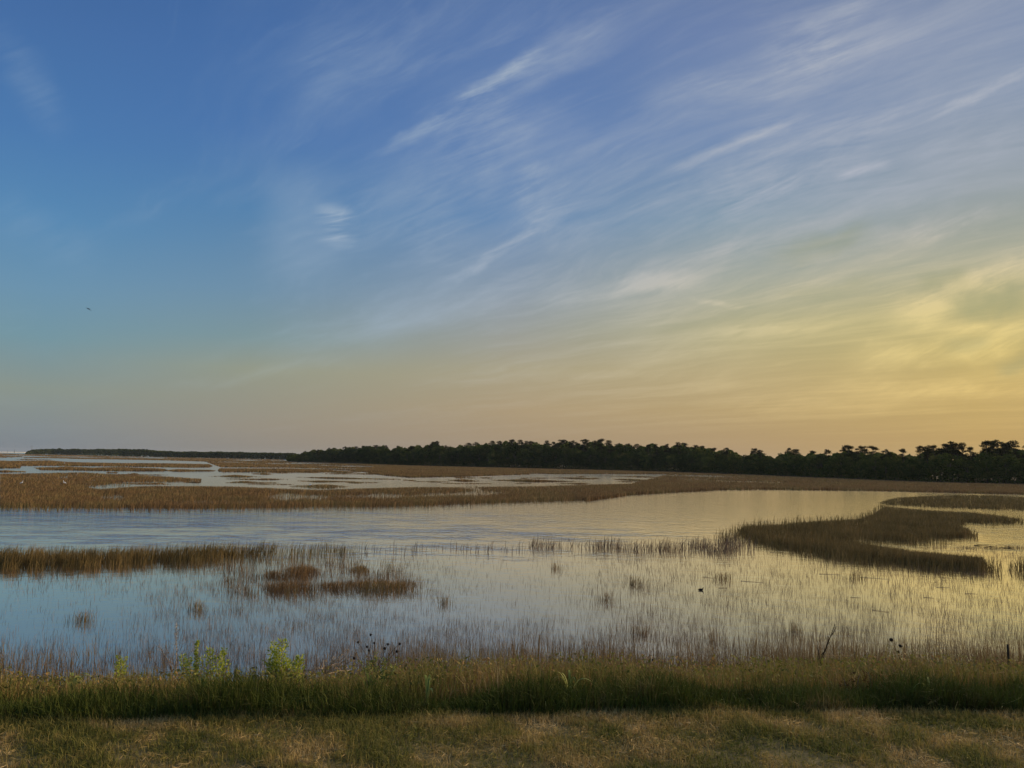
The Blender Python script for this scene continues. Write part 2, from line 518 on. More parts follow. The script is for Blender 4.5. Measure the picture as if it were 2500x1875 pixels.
def water_mat():
    m = bpy.data.materials.new('tidal_water')
    m.use_nodes = True
    N = NT(m.node_tree)
    pos = N.n('ShaderNodeNewGeometry').outputs['Position']
    x, y, z = N.sep(pos)
    dist = N.math('SQRT', N.math('ADD', N.math('MULTIPLY', x, x), N.math('MULTIPLY', y, y)))
    # wind ruffles the open channel, the flooded grass stays calm
    big = N.noise(N.comb(N.math('MULTIPLY', x, 0.35), y, 0.0), 0.09, 4, 0.6, 0.3)
    chan = N.math('MULTIPLY', N.mapr(y, 33, 52), N.mapr(y, 76, 60))
    side = N.mapr(x, 16, -12, 0.12, 1.0)
    patch = N.math('MULTIPLY', N.math('MULTIPLY', chan, side), N.mapr(big, 0.36, 0.56, 0.35, 1.0))
    far = N.mapr(dist, 60, 300, 1.0, 0.3)
    v = N.comb(N.math('MULTIPLY', x, 0.8), y, 0.0)
    n1 = N.noise(v, 2.0, 4, 0.6, 0.3)
    n2 = N.noise(v, 0.9, 4, 0.6, 0.8)
    gust = N.mapr(N.noise(N.comb(N.math('MULTIPLY', x, 0.4), y, 4.0), 0.5, 4, 0.65, 0.4), 0.42, 0.66, 0.35, 1.9)
    hgt = N.math('ADD', N.math('MULTIPLY', n1, 0.17), N.math('MULTIPLY', n2, 0.30))
    stren = N.math('MULTIPLY', N.math('ADD', N.math('MULTIPLY', N.math('MULTIPLY', patch, gust), 0.45), N.mapr(dist, 45, 85, 0.035, 0.13)), far)
    b = N.n('ShaderNodeBump')
    b.inputs['Distance'].default_value = 1.0
    N.put(b.inputs['Strength'], stren)
    N.put(b.inputs['Height'], hgt)
    lw = N.n('ShaderNodeFresnel'); lw.inputs['IOR'].default_value = 1.33
    fac = N.mapr(lw.outputs[0], 0.05, 0.45, 0.14, 0.95, smooth=False)
    dif = N.n('ShaderNodeBsdfDiffuse')
    N.put(dif.inputs[0], (0.13, 0.12, 0.10))
    gl = N.n('ShaderNodeBsdfGlossy')
    N.put(gl.inputs['Roughness'], N.mapr(dist, 55, 200, 0.05, 0.15, smooth=False))
    N.put(gl.inputs[0], (1.0, 0.945, 0.86))
    m.node_tree.links.new(b.outputs[0], gl.inputs['Normal'])
    mx = N.n('ShaderNodeMixShader')
    N.put(mx.inputs[0], fac)
    m.node_tree.links.new(dif.outputs[0], mx.inputs[1])
    m.node_tree.links.new(gl.outputs[0], mx.inputs[2])
    out = N.n('ShaderNodeOutputMaterial')
    m.node_tree.links.new(mx.outputs[0], out.inputs[0])
    return m


M_WATER = water_mat()
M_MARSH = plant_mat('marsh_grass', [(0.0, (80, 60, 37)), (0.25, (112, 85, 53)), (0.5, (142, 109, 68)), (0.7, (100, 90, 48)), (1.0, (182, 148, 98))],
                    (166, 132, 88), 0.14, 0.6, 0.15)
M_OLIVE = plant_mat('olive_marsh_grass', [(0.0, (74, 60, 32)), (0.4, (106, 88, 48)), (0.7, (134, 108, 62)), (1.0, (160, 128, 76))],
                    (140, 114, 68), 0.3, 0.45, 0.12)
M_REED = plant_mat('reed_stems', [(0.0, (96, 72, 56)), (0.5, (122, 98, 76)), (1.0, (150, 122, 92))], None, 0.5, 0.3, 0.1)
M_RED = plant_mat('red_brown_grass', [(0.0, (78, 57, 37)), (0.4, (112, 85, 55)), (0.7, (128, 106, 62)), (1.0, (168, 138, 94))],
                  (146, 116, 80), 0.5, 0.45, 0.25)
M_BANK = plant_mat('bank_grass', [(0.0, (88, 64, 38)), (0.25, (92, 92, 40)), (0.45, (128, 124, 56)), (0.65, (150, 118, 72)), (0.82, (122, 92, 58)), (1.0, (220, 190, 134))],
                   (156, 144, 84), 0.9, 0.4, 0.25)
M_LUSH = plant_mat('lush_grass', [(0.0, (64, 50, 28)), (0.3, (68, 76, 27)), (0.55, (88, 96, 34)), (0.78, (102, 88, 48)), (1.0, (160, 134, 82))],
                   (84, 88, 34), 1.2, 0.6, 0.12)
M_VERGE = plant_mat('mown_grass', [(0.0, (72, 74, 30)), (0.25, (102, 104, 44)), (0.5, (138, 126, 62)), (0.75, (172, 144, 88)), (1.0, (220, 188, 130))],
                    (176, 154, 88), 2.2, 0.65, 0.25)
M_LEAF = plant_mat('yellow_green_leaf', [(0.0, (110, 126, 34)), (0.5, (164, 172, 58)), (1.0, (204, 200, 92))], None, 3.0, 0.2, 0.4)
M_WEED = plant_mat('dark_green_leaf', [(0.0, (44, 62, 20)), (0.6, (74, 92, 34)), (1.0, (104, 116, 48))], None, 3.0, 0.2, 0.3)
M_PALEGREEN = plant_mat('pale_green_stem', [(0.0, (120, 130, 64)), (1.0, (170, 168, 96))], None, 3.0, 0.2, 0.3)
M_DRY = plant_mat('dry_twig', [(0.0, (150, 126, 98)), (1.0, (214, 188, 150))], None, 3.0, 0.3, 0.0)
M_GREYTWIG = plant_mat('grey_twig', [(0.0, (92, 78, 66)), (1.0, (150, 130, 112))], None, 3.0, 0.3, 0.0)
M_DARKTWIG = plant_mat('dark_twig', [(0.0, (48, 38, 26)), (1.0, (84, 66, 46))], None, 3.0, 0.3, 0.0)
M_SEED = plant_mat('dark_seed_head', [(0.0, (34, 24, 16)), (1.0, (62, 46, 32))], None, 9.0, 0.3, 0.0)
M_BROWNLEAF = plant_mat('brown_leaf', [(0.0, (66, 44, 24)), (0.6, (100, 70, 38)), (1.0, (130, 94, 54))], None, 1.5, 0.3, 0.2)
M_CROWN = plant_mat('broadleaf_foliage', [(0.0, (34, 42, 17)), (0.45, (52, 64, 26)), (0.75, (76, 82, 36)), (1.0, (94, 88, 48))], None, 0.05, 0.35, 0.15, spec=0.0, own=(2.3, 2.0, 1.9))
M_PINE = plant_mat('pine_needles', [(0.0, (30, 32, 16)), (0.6, (46, 46, 22)), (1.0, (62, 58, 30))], None, 0.05, 0.3, 0.1, spec=0.0, own=(1.4, 1.3, 1.1))
M_BARK = plain_mat('bark', (62, 52, 42), (104, 92, 78), 6, 0.9, 0.3, (1, 1, 0.2))
M_SOIL = plain_mat('verge_soil', (86, 80, 46), (140, 122, 78), 9, 0.95, 0.2)
M_LAND = plain_mat('marsh_mud', (60, 48, 34), (98, 78, 52), 0.5, 0.95, 0.2)
M_DARKBIRD = plain_mat('dark_feathers', (18, 17, 16), (40, 36, 32), 30, 0.7)
M_WHITE = plain_mat('white_feathers', (238, 234, 226), (250, 248, 242), 30, 0.7)
M_BEAK = plain_mat('yellow_beak', (190, 140, 40), (210, 160, 60), 30, 0.5)
M_LEG = plain_mat('dark_leg', (22, 20, 18), (40, 36, 30), 30, 0.7)
M_STEEL = plain_mat('grey_steel', (96, 100, 104), (124, 128, 132), 2, 0.6)
M_CONC = plain_mat('pale_concrete', (196, 190, 180), (220, 214, 204), 0.2, 0.9)
M_POST = plain_mat('weathered_post', (44, 36, 26), (72, 58, 42), 20, 0.9, 0.3, (1, 1, 0.15))

# ------------------------------------------------------------------ setting: water, bank, land
g = Geo()
S = 7000.0
xs = np.array([-S, -600, -120, -40, -15, 0, 15, 40, 120, 600, S])
ys = np.array([-400, -50, 6, 12, 20, 35, 60, 120, 300, 900, 2500, S])
X, Y = np.meshgrid(xs, ys)
nx = len(xs)
idx = [(j * nx + i, j * nx + i + 1, (j + 1) * nx + i + 1, (j + 1) * nx + i) for j in range(len(ys) - 1) for i in range(nx - 1)]
g.add(np.stack([X.ravel(), Y.ravel(), np.zeros(X.size)], 1), idx)
tag(g.build('water', M_WATER), 'calm tidal water flooding the marsh, blue at left and gold at right', 'water', kind='structure')


def edge_y(x):
    x = np.asarray(x, float)
    return 6.24 + 0.077 * x + 0.03 * np.sin(x * 0.9 + 0.4) + 0.02 * np.sin(x * 2.3)


PROF_T = np.array([-60, -0.6, 0.0, 0.5, 1.5, 3.0, 6.0, 9.0, 11.0, 14.0])
PROF_Z = np.array([3.1, 3.0, 2.98, 2.93, 2.70, 2.25, 1.15, 0.20, -0.2, -0.5])


def bank_z(x, y):
    t = np.asarray(y, float) - edge_y(x)
    z = np.interp(t, PROF_T, PROF_Z)
    bump = 0.03 * np.sin(x * 1.7 + y * 0.8) + 0.025 * np.sin(x * 3.9 - y * 2.7 + 1.0)
    return z + bump * np.where(t > 0, 0.6, 0.22)


gx = np.linspace(-45, 45, 181)
gt = np.concatenate([[-40, -20, -10, -6], np.linspace(-4, 14, 60)])
GX, GT = np.meshgrid(gx, gt)
GY = edge_y(GX) + GT
g = Geo()
k = len(gx)
idx = [(j * k + i, j * k + i + 1, (j + 1) * k + i + 1, (j + 1) * k + i) for j in range(len(gt) - 1) for i in range(k - 1)]
g.add(np.stack([GX.ravel(), GY.ravel(), bank_z(GX, GY).ravel()], 1), idx)
tag(g.build('ground', M_SOIL, smooth=True), 'raised roadside verge and bank sloping down to the water', 'ground', kind='structure')

# edge of the wooded land, read off the photograph and laid on the water level
BASE = np.array([(700, 1127), (790, 1128.5), (885, 1130.5), (900, 1133), (1000, 1136), (1250, 1142), (1430, 1146), (1650, 1152), (1842, 1159),
                 (2073, 1169), (2265, 1177), (2500, 1182.5), (2760, 1192)], float)
SKYL = np.array([(700, 1117), (743, 1101), (771, 1096), (803, 1093), (841, 1090), (900, 1087), (936, 1085), (950, 1093), (970, 1088), (1003, 1086),
                 (1030, 1082), (1056, 1075), (1085, 1085), (1110, 1087), (1142, 1079), (1180, 1080), (1200, 1076), (1250, 1071), (1300, 1077), (1376, 1074), (1422, 1073),
                 (1469, 1072), (1511, 1080), (1557, 1081), (1630, 1079), (1654, 1081), (1696, 1083), (1720, 1088), (1773, 1094), (1815, 1103), (1846, 1094),
                 (1880, 1102), (1896, 1105), (1927, 1093), (1953, 1096), (2019, 1098), (2053, 1088), (2103, 1089), (2130, 1090), (2165, 1093), (2207, 1097),
                 (2257, 1089), (2284, 1085), (2326, 1077), (2353, 1083), (2384, 1093), (2411, 1075), (2438, 1073), (2465, 1080), (2488, 1077), (2560, 1078), (2760, 1080)], float)
bx = np.linspace(700, 2760, 260)
bp = ground(bx, np.interp(bx, BASE[:, 0], BASE[:, 1]), 0.0)
rad = bp[:, :2] / np.linalg.norm(bp[:, :2], axis=1, keepdims=True)
g = Geo()
rings = []
for off, z in ((-6, -0.15), (2, 0.25), (120, 0.5), (1500, 0.6)):
    r_ = bp.copy(); r_[:, :2] += rad * off; r_[:, 2] = z
    rings.append(r_)
n = len(bp)
idx = [(j * n + i, j * n + i + 1, (j + 1) * n + i + 1, (j + 1) * n + i) for j in range(3) for i in range(n - 1)]
g.add(np.concatenate(rings), idx)
tag(g.build('land', M_LAND), 'dark low land carrying the wood beyond the marsh', 'land', kind='structure')
FBASE = np.array([(62, 1109.2), (136, 1110), (200, 1111), (300, 1113.5), (420, 1116), (500, 1118), (600, 1119.6), (720, 1122)], float)
FSKY = np.array([(62, 1108), (66, 1102), (78, 1098), (92, 1096), (136, 1095.7), (144, 1093), (150, 1095.5), (200, 1096), (300, 1095.5), (334, 1096), (423, 1102), (500, 1102.5), (576, 1103.5), (640, 1105), (720, 1106)], float)

# ------------------------------------------------------------------ trees
def limb(gm, p0, p1, r0, r1, bow=0.0, n=5):
    gm.tube(curve_pts(p0, p1, (rng.normal(0, bow), rng.normal(0, bow), abs(rng.normal(0, bow))), n), np.linspace(r0, r1, n), 6, rng.random())


def make_broadleaf(name_seed, wide, low, nclump, leaf=0.042):
    """unit-height tree: returns crown and trunk meshes"""
    global rng
    rng = np.random.default_rng(name_seed)
    c, t = Geo(), Geo()
    t.tube(curve_pts((0, 0, -0.02), (rng.normal(0, .02), rng.normal(0, .02), 0.62), (rng.normal(0, .02), 0, 0), 6), np.linspace(0.022, 0.008, 6), 7, 0.5)
    cz = (1 + low) / 2 - 0.03
    for i in range(nclump):
        d = rng.normal(0, 1, 3); d /= np.linalg.norm(d)
        r = rng.uniform(0.45, 1.0) ** 0.6
        C = np.array([d[0] * wide * r, d[1] * wide * r, cz + d[2] * (0.5 * (1 - low) - 0.06) * r])
        C[2] = min(C[2], 0.93)
        # crown narrows towards the ground
        cr = rng.uniform(0.07, 0.125)
        nl = int(80 * (cr / 0.1) ** 2)
        q = rng.normal(0, 1, (nl, 3)); q /= np.linalg.norm(q, axis=1, keepdims=True)
        q *= (rng.uniform(0.55, 1.05, nl) * cr)[:, None] * np.array([1.15, 1.15, 0.78])
        tone = rng.uniform(0, 1)
        c.leaves(C + q, rng.uniform(0.7, 1.4, nl) * leaf, 0.7, np.clip(tone * 0.8 + rng.normal(0.1, 0.12, nl), 0, 1))
        if i % 4 == 0:
            limb(t, (0, 0, rng.uniform(0.25, 0.5)), C, 0.008, 0.003, 0.02)
    return c, t


def make_pine(name_seed, nclump, spread, leaf=0.022):
    global rng
    rng = np.random.default_rng(name_seed)
    c, t = Geo(), Geo()
    lx, ly = rng.normal(0, .03, 2)
    t.tube(curve_pts((0, 0, -0.02), (lx, ly, 0.93), (rng.normal(0, .015), 0, 0), 7), np.linspace(0.016, 0.006, 7), 7, 0.5)
    for i in range(nclump):
        h = 0.95 if i == 0 else rng.uniform(0.58, 0.95)
        a = rng.uniform(0, 2 * math.pi)
        rr = 0.02 if i == 0 else spread * rng.uniform(0.35, 1.0) * (1.0 - 0.55 * max(0, (h - 0.8)) / 0.17)
        C = np.array([lx * h + math.cos(a) * rr, ly * h + math.sin(a) * rr, h])
        cr = rng.uniform(0.05, 0.085)
        nl = int(90 * (cr / 0.065) ** 2)
        q = rng.normal(0, 1, (nl, 3)); q /= np.linalg.norm(q, axis=1, keepdims=True)
        q *= (rng.uniform(0.3, 1.05, nl) * cr)[:, None] * np.array([1.1, 1.1, 0.75])
        q[:, 2] = np.where(q[:, 2] < -cr * 0.35, -q[:, 2] * 0.5, q[:, 2])
        c.leaves(C + q, rng.uniform(0.7, 1.4, nl) * leaf, 0.6, rng.uniform(0, 1, nl) * 0.5 + rng.random() * 0.4)
        limb(t, (lx * h * .9, ly * h * .9, h - rng.uniform(0.04, 0.10)), C, 0.006, 0.002, 0.01, 4)
    return c, t


PROTO = {'broadleaf': [], 'pine': []}
for sd, wd, lo, nc in ((11, 0.40, 0.04, 46), (12, 0.34, 0.02, 42), (13, 0.46, 0.10, 48), (14, 0.30, 0.04, 38), (15, 0.42, 0.22, 40), (16, 0.37, 0.14, 42)):
    c_, t_ = make_broadleaf(sd, wd, lo, nc)
    PROTO['broadleaf'].append((c_.build('crown', M_CROWN, link=False), t_.build('trunk', M_BARK, link=False, smooth=True)))
for sd, nc, sp in ((21, 24, 0.18), (22, 19, 0.15), (23, 28, 0.22), (24, 18, 0.14), (25, 25, 0.18), (26, 14, 0.12)):
    c_, t_ = make_pine(sd, nc, sp)
    PROTO['pine'].append((c_.build('crown', M_PINE, link=False), t_.build('trunk', M_BARK, link=False, smooth=True)))
rng = np.random.default_rng(99)


def place_tree(kind, x, y, z, h, squash, label, group):
    crown, trunk = random.choice(PROTO[kind])
    r_ = bpy.data.objects.new('pine_tree' if kind == 'pine' else 'broadleaf_tree', None)
    r_.empty_display_size = 0.1
    COL.objects.link(r_)
    r_.location = (x, y, z)
    r_.rotation_euler = (0, 0, random.uniform(0, 6.28))
    r_.scale = (h * squash, h * squash, h)
    tag(r_, label, 'pine tree' if kind == 'pine' else 'tree', group)
    for src in (crown, trunk):
        o = src.copy()
        COL.objects.link(o)
        o.parent = r_
    return r_


# resample the wood's edge by walking along it
seg = np.concatenate([[0], np.cumsum(np.linalg.norm(np.diff(bp[:, :2], axis=0), axis=1))])


def edge_at(s):
    p = np.stack([np.interp(s, seg, bp[:, k]) for k in range(2)], -1)
    px = np.interp(s, seg, bx)
    return p, px


def sky_height(px, p, frac):
    """height at which a tree standing at p reaches the photo's skyline (frac of the way from its foot)"""
    y_s = np.interp(px, SKYL[:, 0], SKYL[:, 1])
    d = rays(px, y_s)
    dist = np.linalg.norm(p)
    z = CAM_Z + d[2] / math.hypot(d[0], d[1]) * dist
    return z * frac


total = seg[-1]
s = 2.0
while s < total:
    p, px = edge_at(s)
    dist = np.linalg.norm(p)
    u = p / dist
    q = p + u * random.uniform(1.0, 5.0)
    full = sky_height(px, q, 1.0)
    place_tree('broadleaf', q[0], q[1], 0.25, full * random.uniform(0.55, 0.88 if px < 1400 else 0.78), random.uniform(0.9, 1.3),
               'low dense broadleaf tree at the front edge of the wood', 'front trees of the wood')
    s += random.uniform(4.4, 6.6)
s = 5.0
while s < total:
    p, px = edge_at(s)
    u = p / np.linalg.norm(p)
    q = p + u * random.uniform(11, 20)
    full = sky_height(px, q, 1.0)
    place_tree('broadleaf', q[0], q[1], 0.3, full * (random.uniform(0.80, 1.0) if px < 1350 else random.uniform(0.70, 0.90)), random.uniform(0.8, 1.2),
               'taller rounded broadleaf tree behind the front edge of the wood', 'inner trees of the wood')
    s += random.uniform(7.0, 10.0)
# pines that stand above the wood, one for each peak of the skyline and more between
pine_px = [743, 771, 803, 841, 858, 870, 884, 900, 918, 936, 969, 1003, 1056, 1062, 1085, 1142, 1160, 1200, 1215, 1250, 1262, 1285, 1300, 1330, 1352, 1376, 1400, 1422,
           1446, 1469, 1490, 1511, 1535, 1557, 1580, 1605, 1630, 1654, 1676, 1696, 1716, 1745, 1773, 1846, 1860, 1927, 1945, 1984, 2019, 2053, 2070, 2103,
           2130, 2165, 2207, 2257, 2270, 2284, 2310, 2326, 2340, 2353, 2375, 2411, 2425, 2438, 2452, 2465, 2488, 2505]
for i, px in enumerate(pine_px):
    sE = np.interp(px, bx, seg)
    p, _ = edge_at(sE)
    u = p / np.linalg.norm(p)
    q = p + u * random.uniform(16, 34)
    h = sky_height(px, q, 1.0)
    right = px > 2230
    place_tree('pine', q[0], q[1], 0.3, h * random.uniform(0.93, 1.01), random.uniform(0.85, 1.35),
               'open crowned pine standing above the wood at its right end' if right else 'umbrella shaped pine rising above the middle of the wood skyline',
               'pines at the right end of the wood' if right else 'pines along the skyline of the wood')

# the unseen depth of the wood, one mass of foliage
N_ = 70000
s_ = rng.uniform(0, total, N_)
p, px_ = edge_at(s_)
dd = np.linalg.norm(p, axis=1)
off = rng.uniform(22, 60, N_)
q = p + p / dd[:, None] * off[:, None]
ysk = np.interp(px_, SKYL[:, 0], SKYL[:, 1])
dr = rays(px_, ysk)
hh = CAM_Z + dr[:, 2] / np.hypot(dr[:, 0], dr[:, 1]) * (dd + off)
zz = hh * (np.where(px_ < 1800, 0.84, 0.74) + 0.05 * np.sin(s_ * 0.33) + 0.04 * np.sin(s_ * 0.9)) * rng.uniform(0, 1, N_) ** 0.6
g = Geo()
g.leaves(np.stack([q[:, 0], q[:, 1], zz + 0.3], 1), rng.uniform(0.9, 1.9, N_), 0.75)
tag(g.build('woods', M_CROWN), 'dark mass of foliage filling the depth of the wood', 'woods', kind='stuff')
# brush along the foot of the wood
N_ = 60000
s_ = rng.uniform(0, total, N_)
p, px_ = edge_at(s_)
dd = np.linalg.norm(p, axis=1)
off = rng.uniform(-1.5, 5, N_)
q = p + p / dd[:, None] * off[:, None]
zz = rng.uniform(0, 1, N_) * (4.2 + 1.0 * np.sin(s_ * 0.41) + 0.8 * np.sin(s_ * 0.17 + 2))
g = Geo()
g.leaves(np.stack([q[:, 0], q[:, 1], zz + 0.2], 1), rng.uniform(0.35, 0.8, N_), 0.7)
tag(g.build('undergrowth', M_CROWN), 'dark brush along the foot of the wood', 'undergrowth', kind='stuff')

# distant wood at the left, reads as one mass
fx = np.linspace(62, 722, 300)
fb = ground(fx, np.interp(fx, FBASE[:, 0], FBASE[:, 1]), 0.0)
N_ = 24000
i_ = rng.uniform(0, 1, N_)
fpx = 62 + 660 * i_
P = np.stack([np.interp(fpx, fx, fb[:, k]) for k in range(2)], 1)
dd = np.linalg.norm(P, axis=1)
ysk = np.interp(fpx, FSKY[:, 0], FSKY[:, 1])
dr = rays(fpx, ysk)
off = rng.uniform(0, 40, N_)
H = CAM_Z + dr[:, 2] / np.hypot(dr[:, 0], dr[:, 1]) * (dd + off)
kn = np.arange(60, 726, 3.5)
sw = np.interp(fpx, kn, 0.93 + 0.10 * (rng.random(len(kn)) - 0.5)) + 0.03 * np.sin(fpx * 0.11)
zz = H * np.minimum(sw, 1.04) * rng.uniform(0, 1, N_) ** 0.7
Q = P + P / dd[:, None] * off[:, None]
g = Geo()
g.leaves(np.stack([Q[:, 0], Q[:, 1], zz], 1), rng.uniform(1.6, 3.4, N_), 0.7)
tag(g.build('treeline', M_CROWN), 'low blue-grey treeline on the horizon at left', 'treeline', kind='stuff')

# ------------------------------------------------------------------ marsh grass
def stand(name, label, polys, n, h0, mat, wpx=0.9, holes=(), lean=0.35, thin=None, hvar=0.5, clump=0.0, cat='marsh grass', geo=None):
    """blades standing in the water inside outlines of the photograph laid on the water plane"""
    areas = []
    for pl in polys:
        a = np.asarray(pl, float)
        areas.append(abs(np.sum(a[:, 0] * np.roll(a[:, 1], -1) - np.roll(a[:, 0], -1) * a[:, 1])) / 2 + 1)
    areas = np.array(areas)
    g = Geo() if geo is None else geo
    for pl, ar in zip(polys, areas):
        m = int(n * ar / areas.sum()) + 1
        a = np.asarray(pl, float)
        lo, hi = a.min(0), a.max(0)
        got = []
        cnt = 0
        for _ in range(60):
            px = rng.uniform(lo[0], hi[0], m * 2); py = rng.uniform(lo[1], hi[1], m * 2)
            ok = inside(px, py, pl) & (py > horizon(px) + 2.2)
            for ho in holes:
                ok &= ~inside(px, py, ho)
            px, py = px[ok], py[ok]
            if thin == 2:                          # loose edges
                px = px + rng.normal(0, 55, len(px)); py = np.maximum(py + rng.normal(0, 9, len(py)), 1338)
            P = ground(px, py, 0.0)
            if clump:
                nz = np.sin(P[:, 0] * 1.9 + 1.3 * np.sin(P[:, 1] * .9)) * np.sin(P[:, 1] * 0.8 + 1.7 * np.sin(P[:, 0] * .7)) + 0.5 * np.sin(P[:, 0] * 5.1 + P[:, 1] * 3.3)
                keep = rng.random(len(px)) < np.clip(0.5 + clump * nz, 0.03, 1)
                px, py, P = px[keep], py[keep], P[keep]
            d = np.linalg.norm(P[:, :2], axis=1)
            h = h0 * rng.uniform(1 - hvar, 1 + hvar * 0.6, len(px))
            if thin is None:                       # keep the tips inside the outline
                for _k in range(3):
                    out = ~inside(px, py - 0.66 * h * F / d, pl)
                    h = np.where(out, h * 0.62, h)
                keep = h > 0.26 * h0
                P, h, d = P[keep], h[keep], d[keep]
            got.append(np.concatenate([P, h[:, None], d[:, None]], 1))
            cnt += len(h)
            if cnt >= m: break
        A = np.concatenate(got)[:m]
        if len(A) == 0: continue
        P, h, d = A[:, :3].copy(), A[:, 3], A[:, 4]
        P[:, 2] = -0.03
        w = np.maximum(0.006, wpx * d / F) * rng.uniform(0.6, 1.3, len(A))
        g.blades(P, h, w, np.abs(rng.normal(0, lean, len(A))), ldir=rng.normal(0.3, 1.2, len(A)), kink=0.03)
    if geo is None:
        return tag(g.build(name, mat), label, cat, kind='stuff')


far_top = [(0, 1106.5), (64, 1109), (200, 1111), (300, 1114), (500, 1118), (690, 1122), (705, 1127.5), (885, 1131), (1000, 1136), (1250, 1142), (1430, 1146), (1650, 1152)]
FAR = far_top + [(1650, 1158), (1450, 1157.5), (1300, 1158), (1127, 1164), (1000, 1166), (940, 1161), (850, 1149), (760, 1144), (700, 1142), (540, 1141),
                 (520, 1134), (500, 1127), (420, 1124.5), (290, 1122), (200, 1121), (136, 1119), (0, 1117.5)]
pools = [lens(0, 40, 1112, 1112, 1.2), lens(640, 860, 1132, 1133, 1.6), lens(800, 880, 1145.5, 1147, 2.5), lens(850, 946, 1152, 1155, 3.2), lens(560, 640, 1136, 1137, 1.8), lens(1010, 1060, 1145, 1146, 1.6),
         lens(1100, 1330, 1150, 1155, 2.0), lens(1280, 1480, 1152, 1156, 1.8), lens(660, 740, 1139, 1140, 1.8)]
rs = np.random.default_rng(5)
for _ in range(46):
    xa = rs.uniform(-30, 1500); la = rs.uniform(40, 190)
    top = np.interp(xa, [p[0] for p in far_top], [p[1] for p in far_top])
    ya = top + rs.uniform(3.5, 26) * (0.45 if xa < 450 else 1.0)
    pools.append(lens(xa, xa + la, ya, ya + la * rs.uniform(0.008, 0.022), rs.uniform(1.1, 2.6)))
stand('marsh_grass', 'far flats of brown marsh grass spreading up to the woods', [FAR], 100000, 0.62, M_MARSH, 1.15, pools, hvar=0.25)
FAR2 = [(1650, 1152), (1842, 1159), (2073, 1169), (2265, 1177), (2500, 1182.5), (2560, 1185), (2560, 1209), (2500, 1207.5), (2150, 1199), (1880, 1195.5), (1777, 1196), (1650, 1202),
        (1530, 1209), (1434, 1223), (1400, 1215), (1434, 1184), (1540, 1181)]
slivers = [lens(1560, 1815, 1160, 1166, 4.5), lens(1600, 2115, 1171, 1186, 3.6), lens(1975, 2056, 1177, 1179, 2.6), lens(2362, 2452, 1188.5, 1190, 3.4),
           lens(1560, 1740, 1167, 1172, 2.2), lens(1775, 1830, 1183.5, 1184.5, 1.8)]
stand('marsh_grass', 'brown marsh grass on the far bank of the channel below the wood', [FAR2], 70000, 0.62, M_MARSH, 1.1, slivers, hvar=0.3)
P1 = [(-10, 1124), (24, 1125.5), (60, 1124.5), (120, 1124), (160, 1127.5), (203, 1129), (300, 1130.5), (400, 1131), (511, 1133), (520, 1138), (511, 1141.5), (460, 1142), (300, 1139.5), (230, 1138.5), (100, 1137.5), (52, 1138), (48, 1143), (-10, 1144)]
P2 = [(80, 1141.5), (140, 1141), (160, 1139), (190, 1140.5), (220, 1142), (250, 1141.5), (300, 1140.5), (400, 1144.5), (412, 1148), (400, 1151), (300, 1150.5), (200, 1149), (100, 1147.5)]
P3 = [(536, 1143.5), (700, 1143.5), (800, 1146), (830, 1150), (770, 1154), (650, 1153.5), (560, 1153), (530, 1149)]
ISL = [P1, P2, P3, lens(395, 530, 1149, 1149.5, 7), lens(-20, 70, 1151, 1152, 5), lens(30, 130, 1121.5, 1122, 2.5),
       lens(530, 560, 1150, 1150, 7), lens(700, 900, 1148, 1153, 4), lens(780, 990, 1156.5, 1157.5, 4), lens(715, 1000, 1165, 1171, 4), lens(532, 625, 1162, 1163, 5), lens(310, 340, 1157, 1157, 3),
       lens(1084, 1180, 1172, 1175, 5.5), lens(1185, 1425, 1172, 1176.5, 6.5), lens(1335, 1480, 1166, 1170, 4.5), lens(1160, 1215, 1166.5, 1167.5, 3), lens(1490, 1700, 1170, 1178, 6.5),
       lens(1460, 1640, 1162, 1166, 3), lens(1255, 1300, 1180.5, 1181, 2), lens(1260, 1300, 1168, 1168.5, 2), lens(1560, 1680, 1165, 1167, 3)]
for _ in range(34):
    xa = rs.uniform(250, 1500); la = rs.uniform(25, 150)
    ya = 1152 + rs.uniform(0, 30)
    ISL.append(lens(xa, xa + la, ya, ya + la * rs.uniform(0.004, 0.02), rs.uniform(1.5, 4.5)))
stand('marsh_grass', 'thin low islets of marsh grass lying in the open water below the woods', ISL, 60000, 0.7, M_MARSH, 1.1, hvar=0.25)
ISL2 = [lens(700, 862, 1187, 1188.5, 10)]
BELT = [[(0, 1157), (154, 1154), (200, 1153), (269, 1157), (420, 1164), (492, 1169), (490, 1176), (300, 1178), (200, 1190), (246, 1194), (346, 1187), (480, 1187), (576, 1188), (700, 1193), (780, 1196),
         (861, 1193), (1000, 1189), (1127, 1189), (1184, 1188), (1300, 1187), (1434, 1183), (1540, 1181), (1540, 1208), (1530, 1209), (1434, 1221), (1300, 1225), (1127, 1230), (954, 1237), (800, 1236), (730, 1238),
         (461, 1241), (230, 1239), (0, 1238)]]
belt_pools = [lens(240, 312, 1216, 1219, 22), lens(395, 660, 1227, 1228, 11), lens(640, 810, 1216, 1216, 26), lens(800, 1030, 1213, 1214, 16), lens(1000, 1240, 1212, 1205, 17), lens(1120, 1180, 1191, 1197, 9), lens(0, 35, 1181, 1181, 5), lens(190, 330, 1189, 1186, 6), lens(135, 175, 1168, 1165, 5)]
stand('marsh_grass', 'broad belt of tan marsh grass across the middle beyond the channel', BELT + ISL2, 100000, 0.54, M_MARSH, 0.85, belt_pools, hvar=0.45)
belt_pools.append([(0, 1236), (230, 1238), (461, 1239), (730, 1236), (954, 1235), (1127, 1228), (1300, 1223), (1434, 1219), (1434, 1226), (1300, 1230), (1127, 1236), (954, 1243), (730, 1246), (461, 1250), (230, 1250), (0, 1248)])
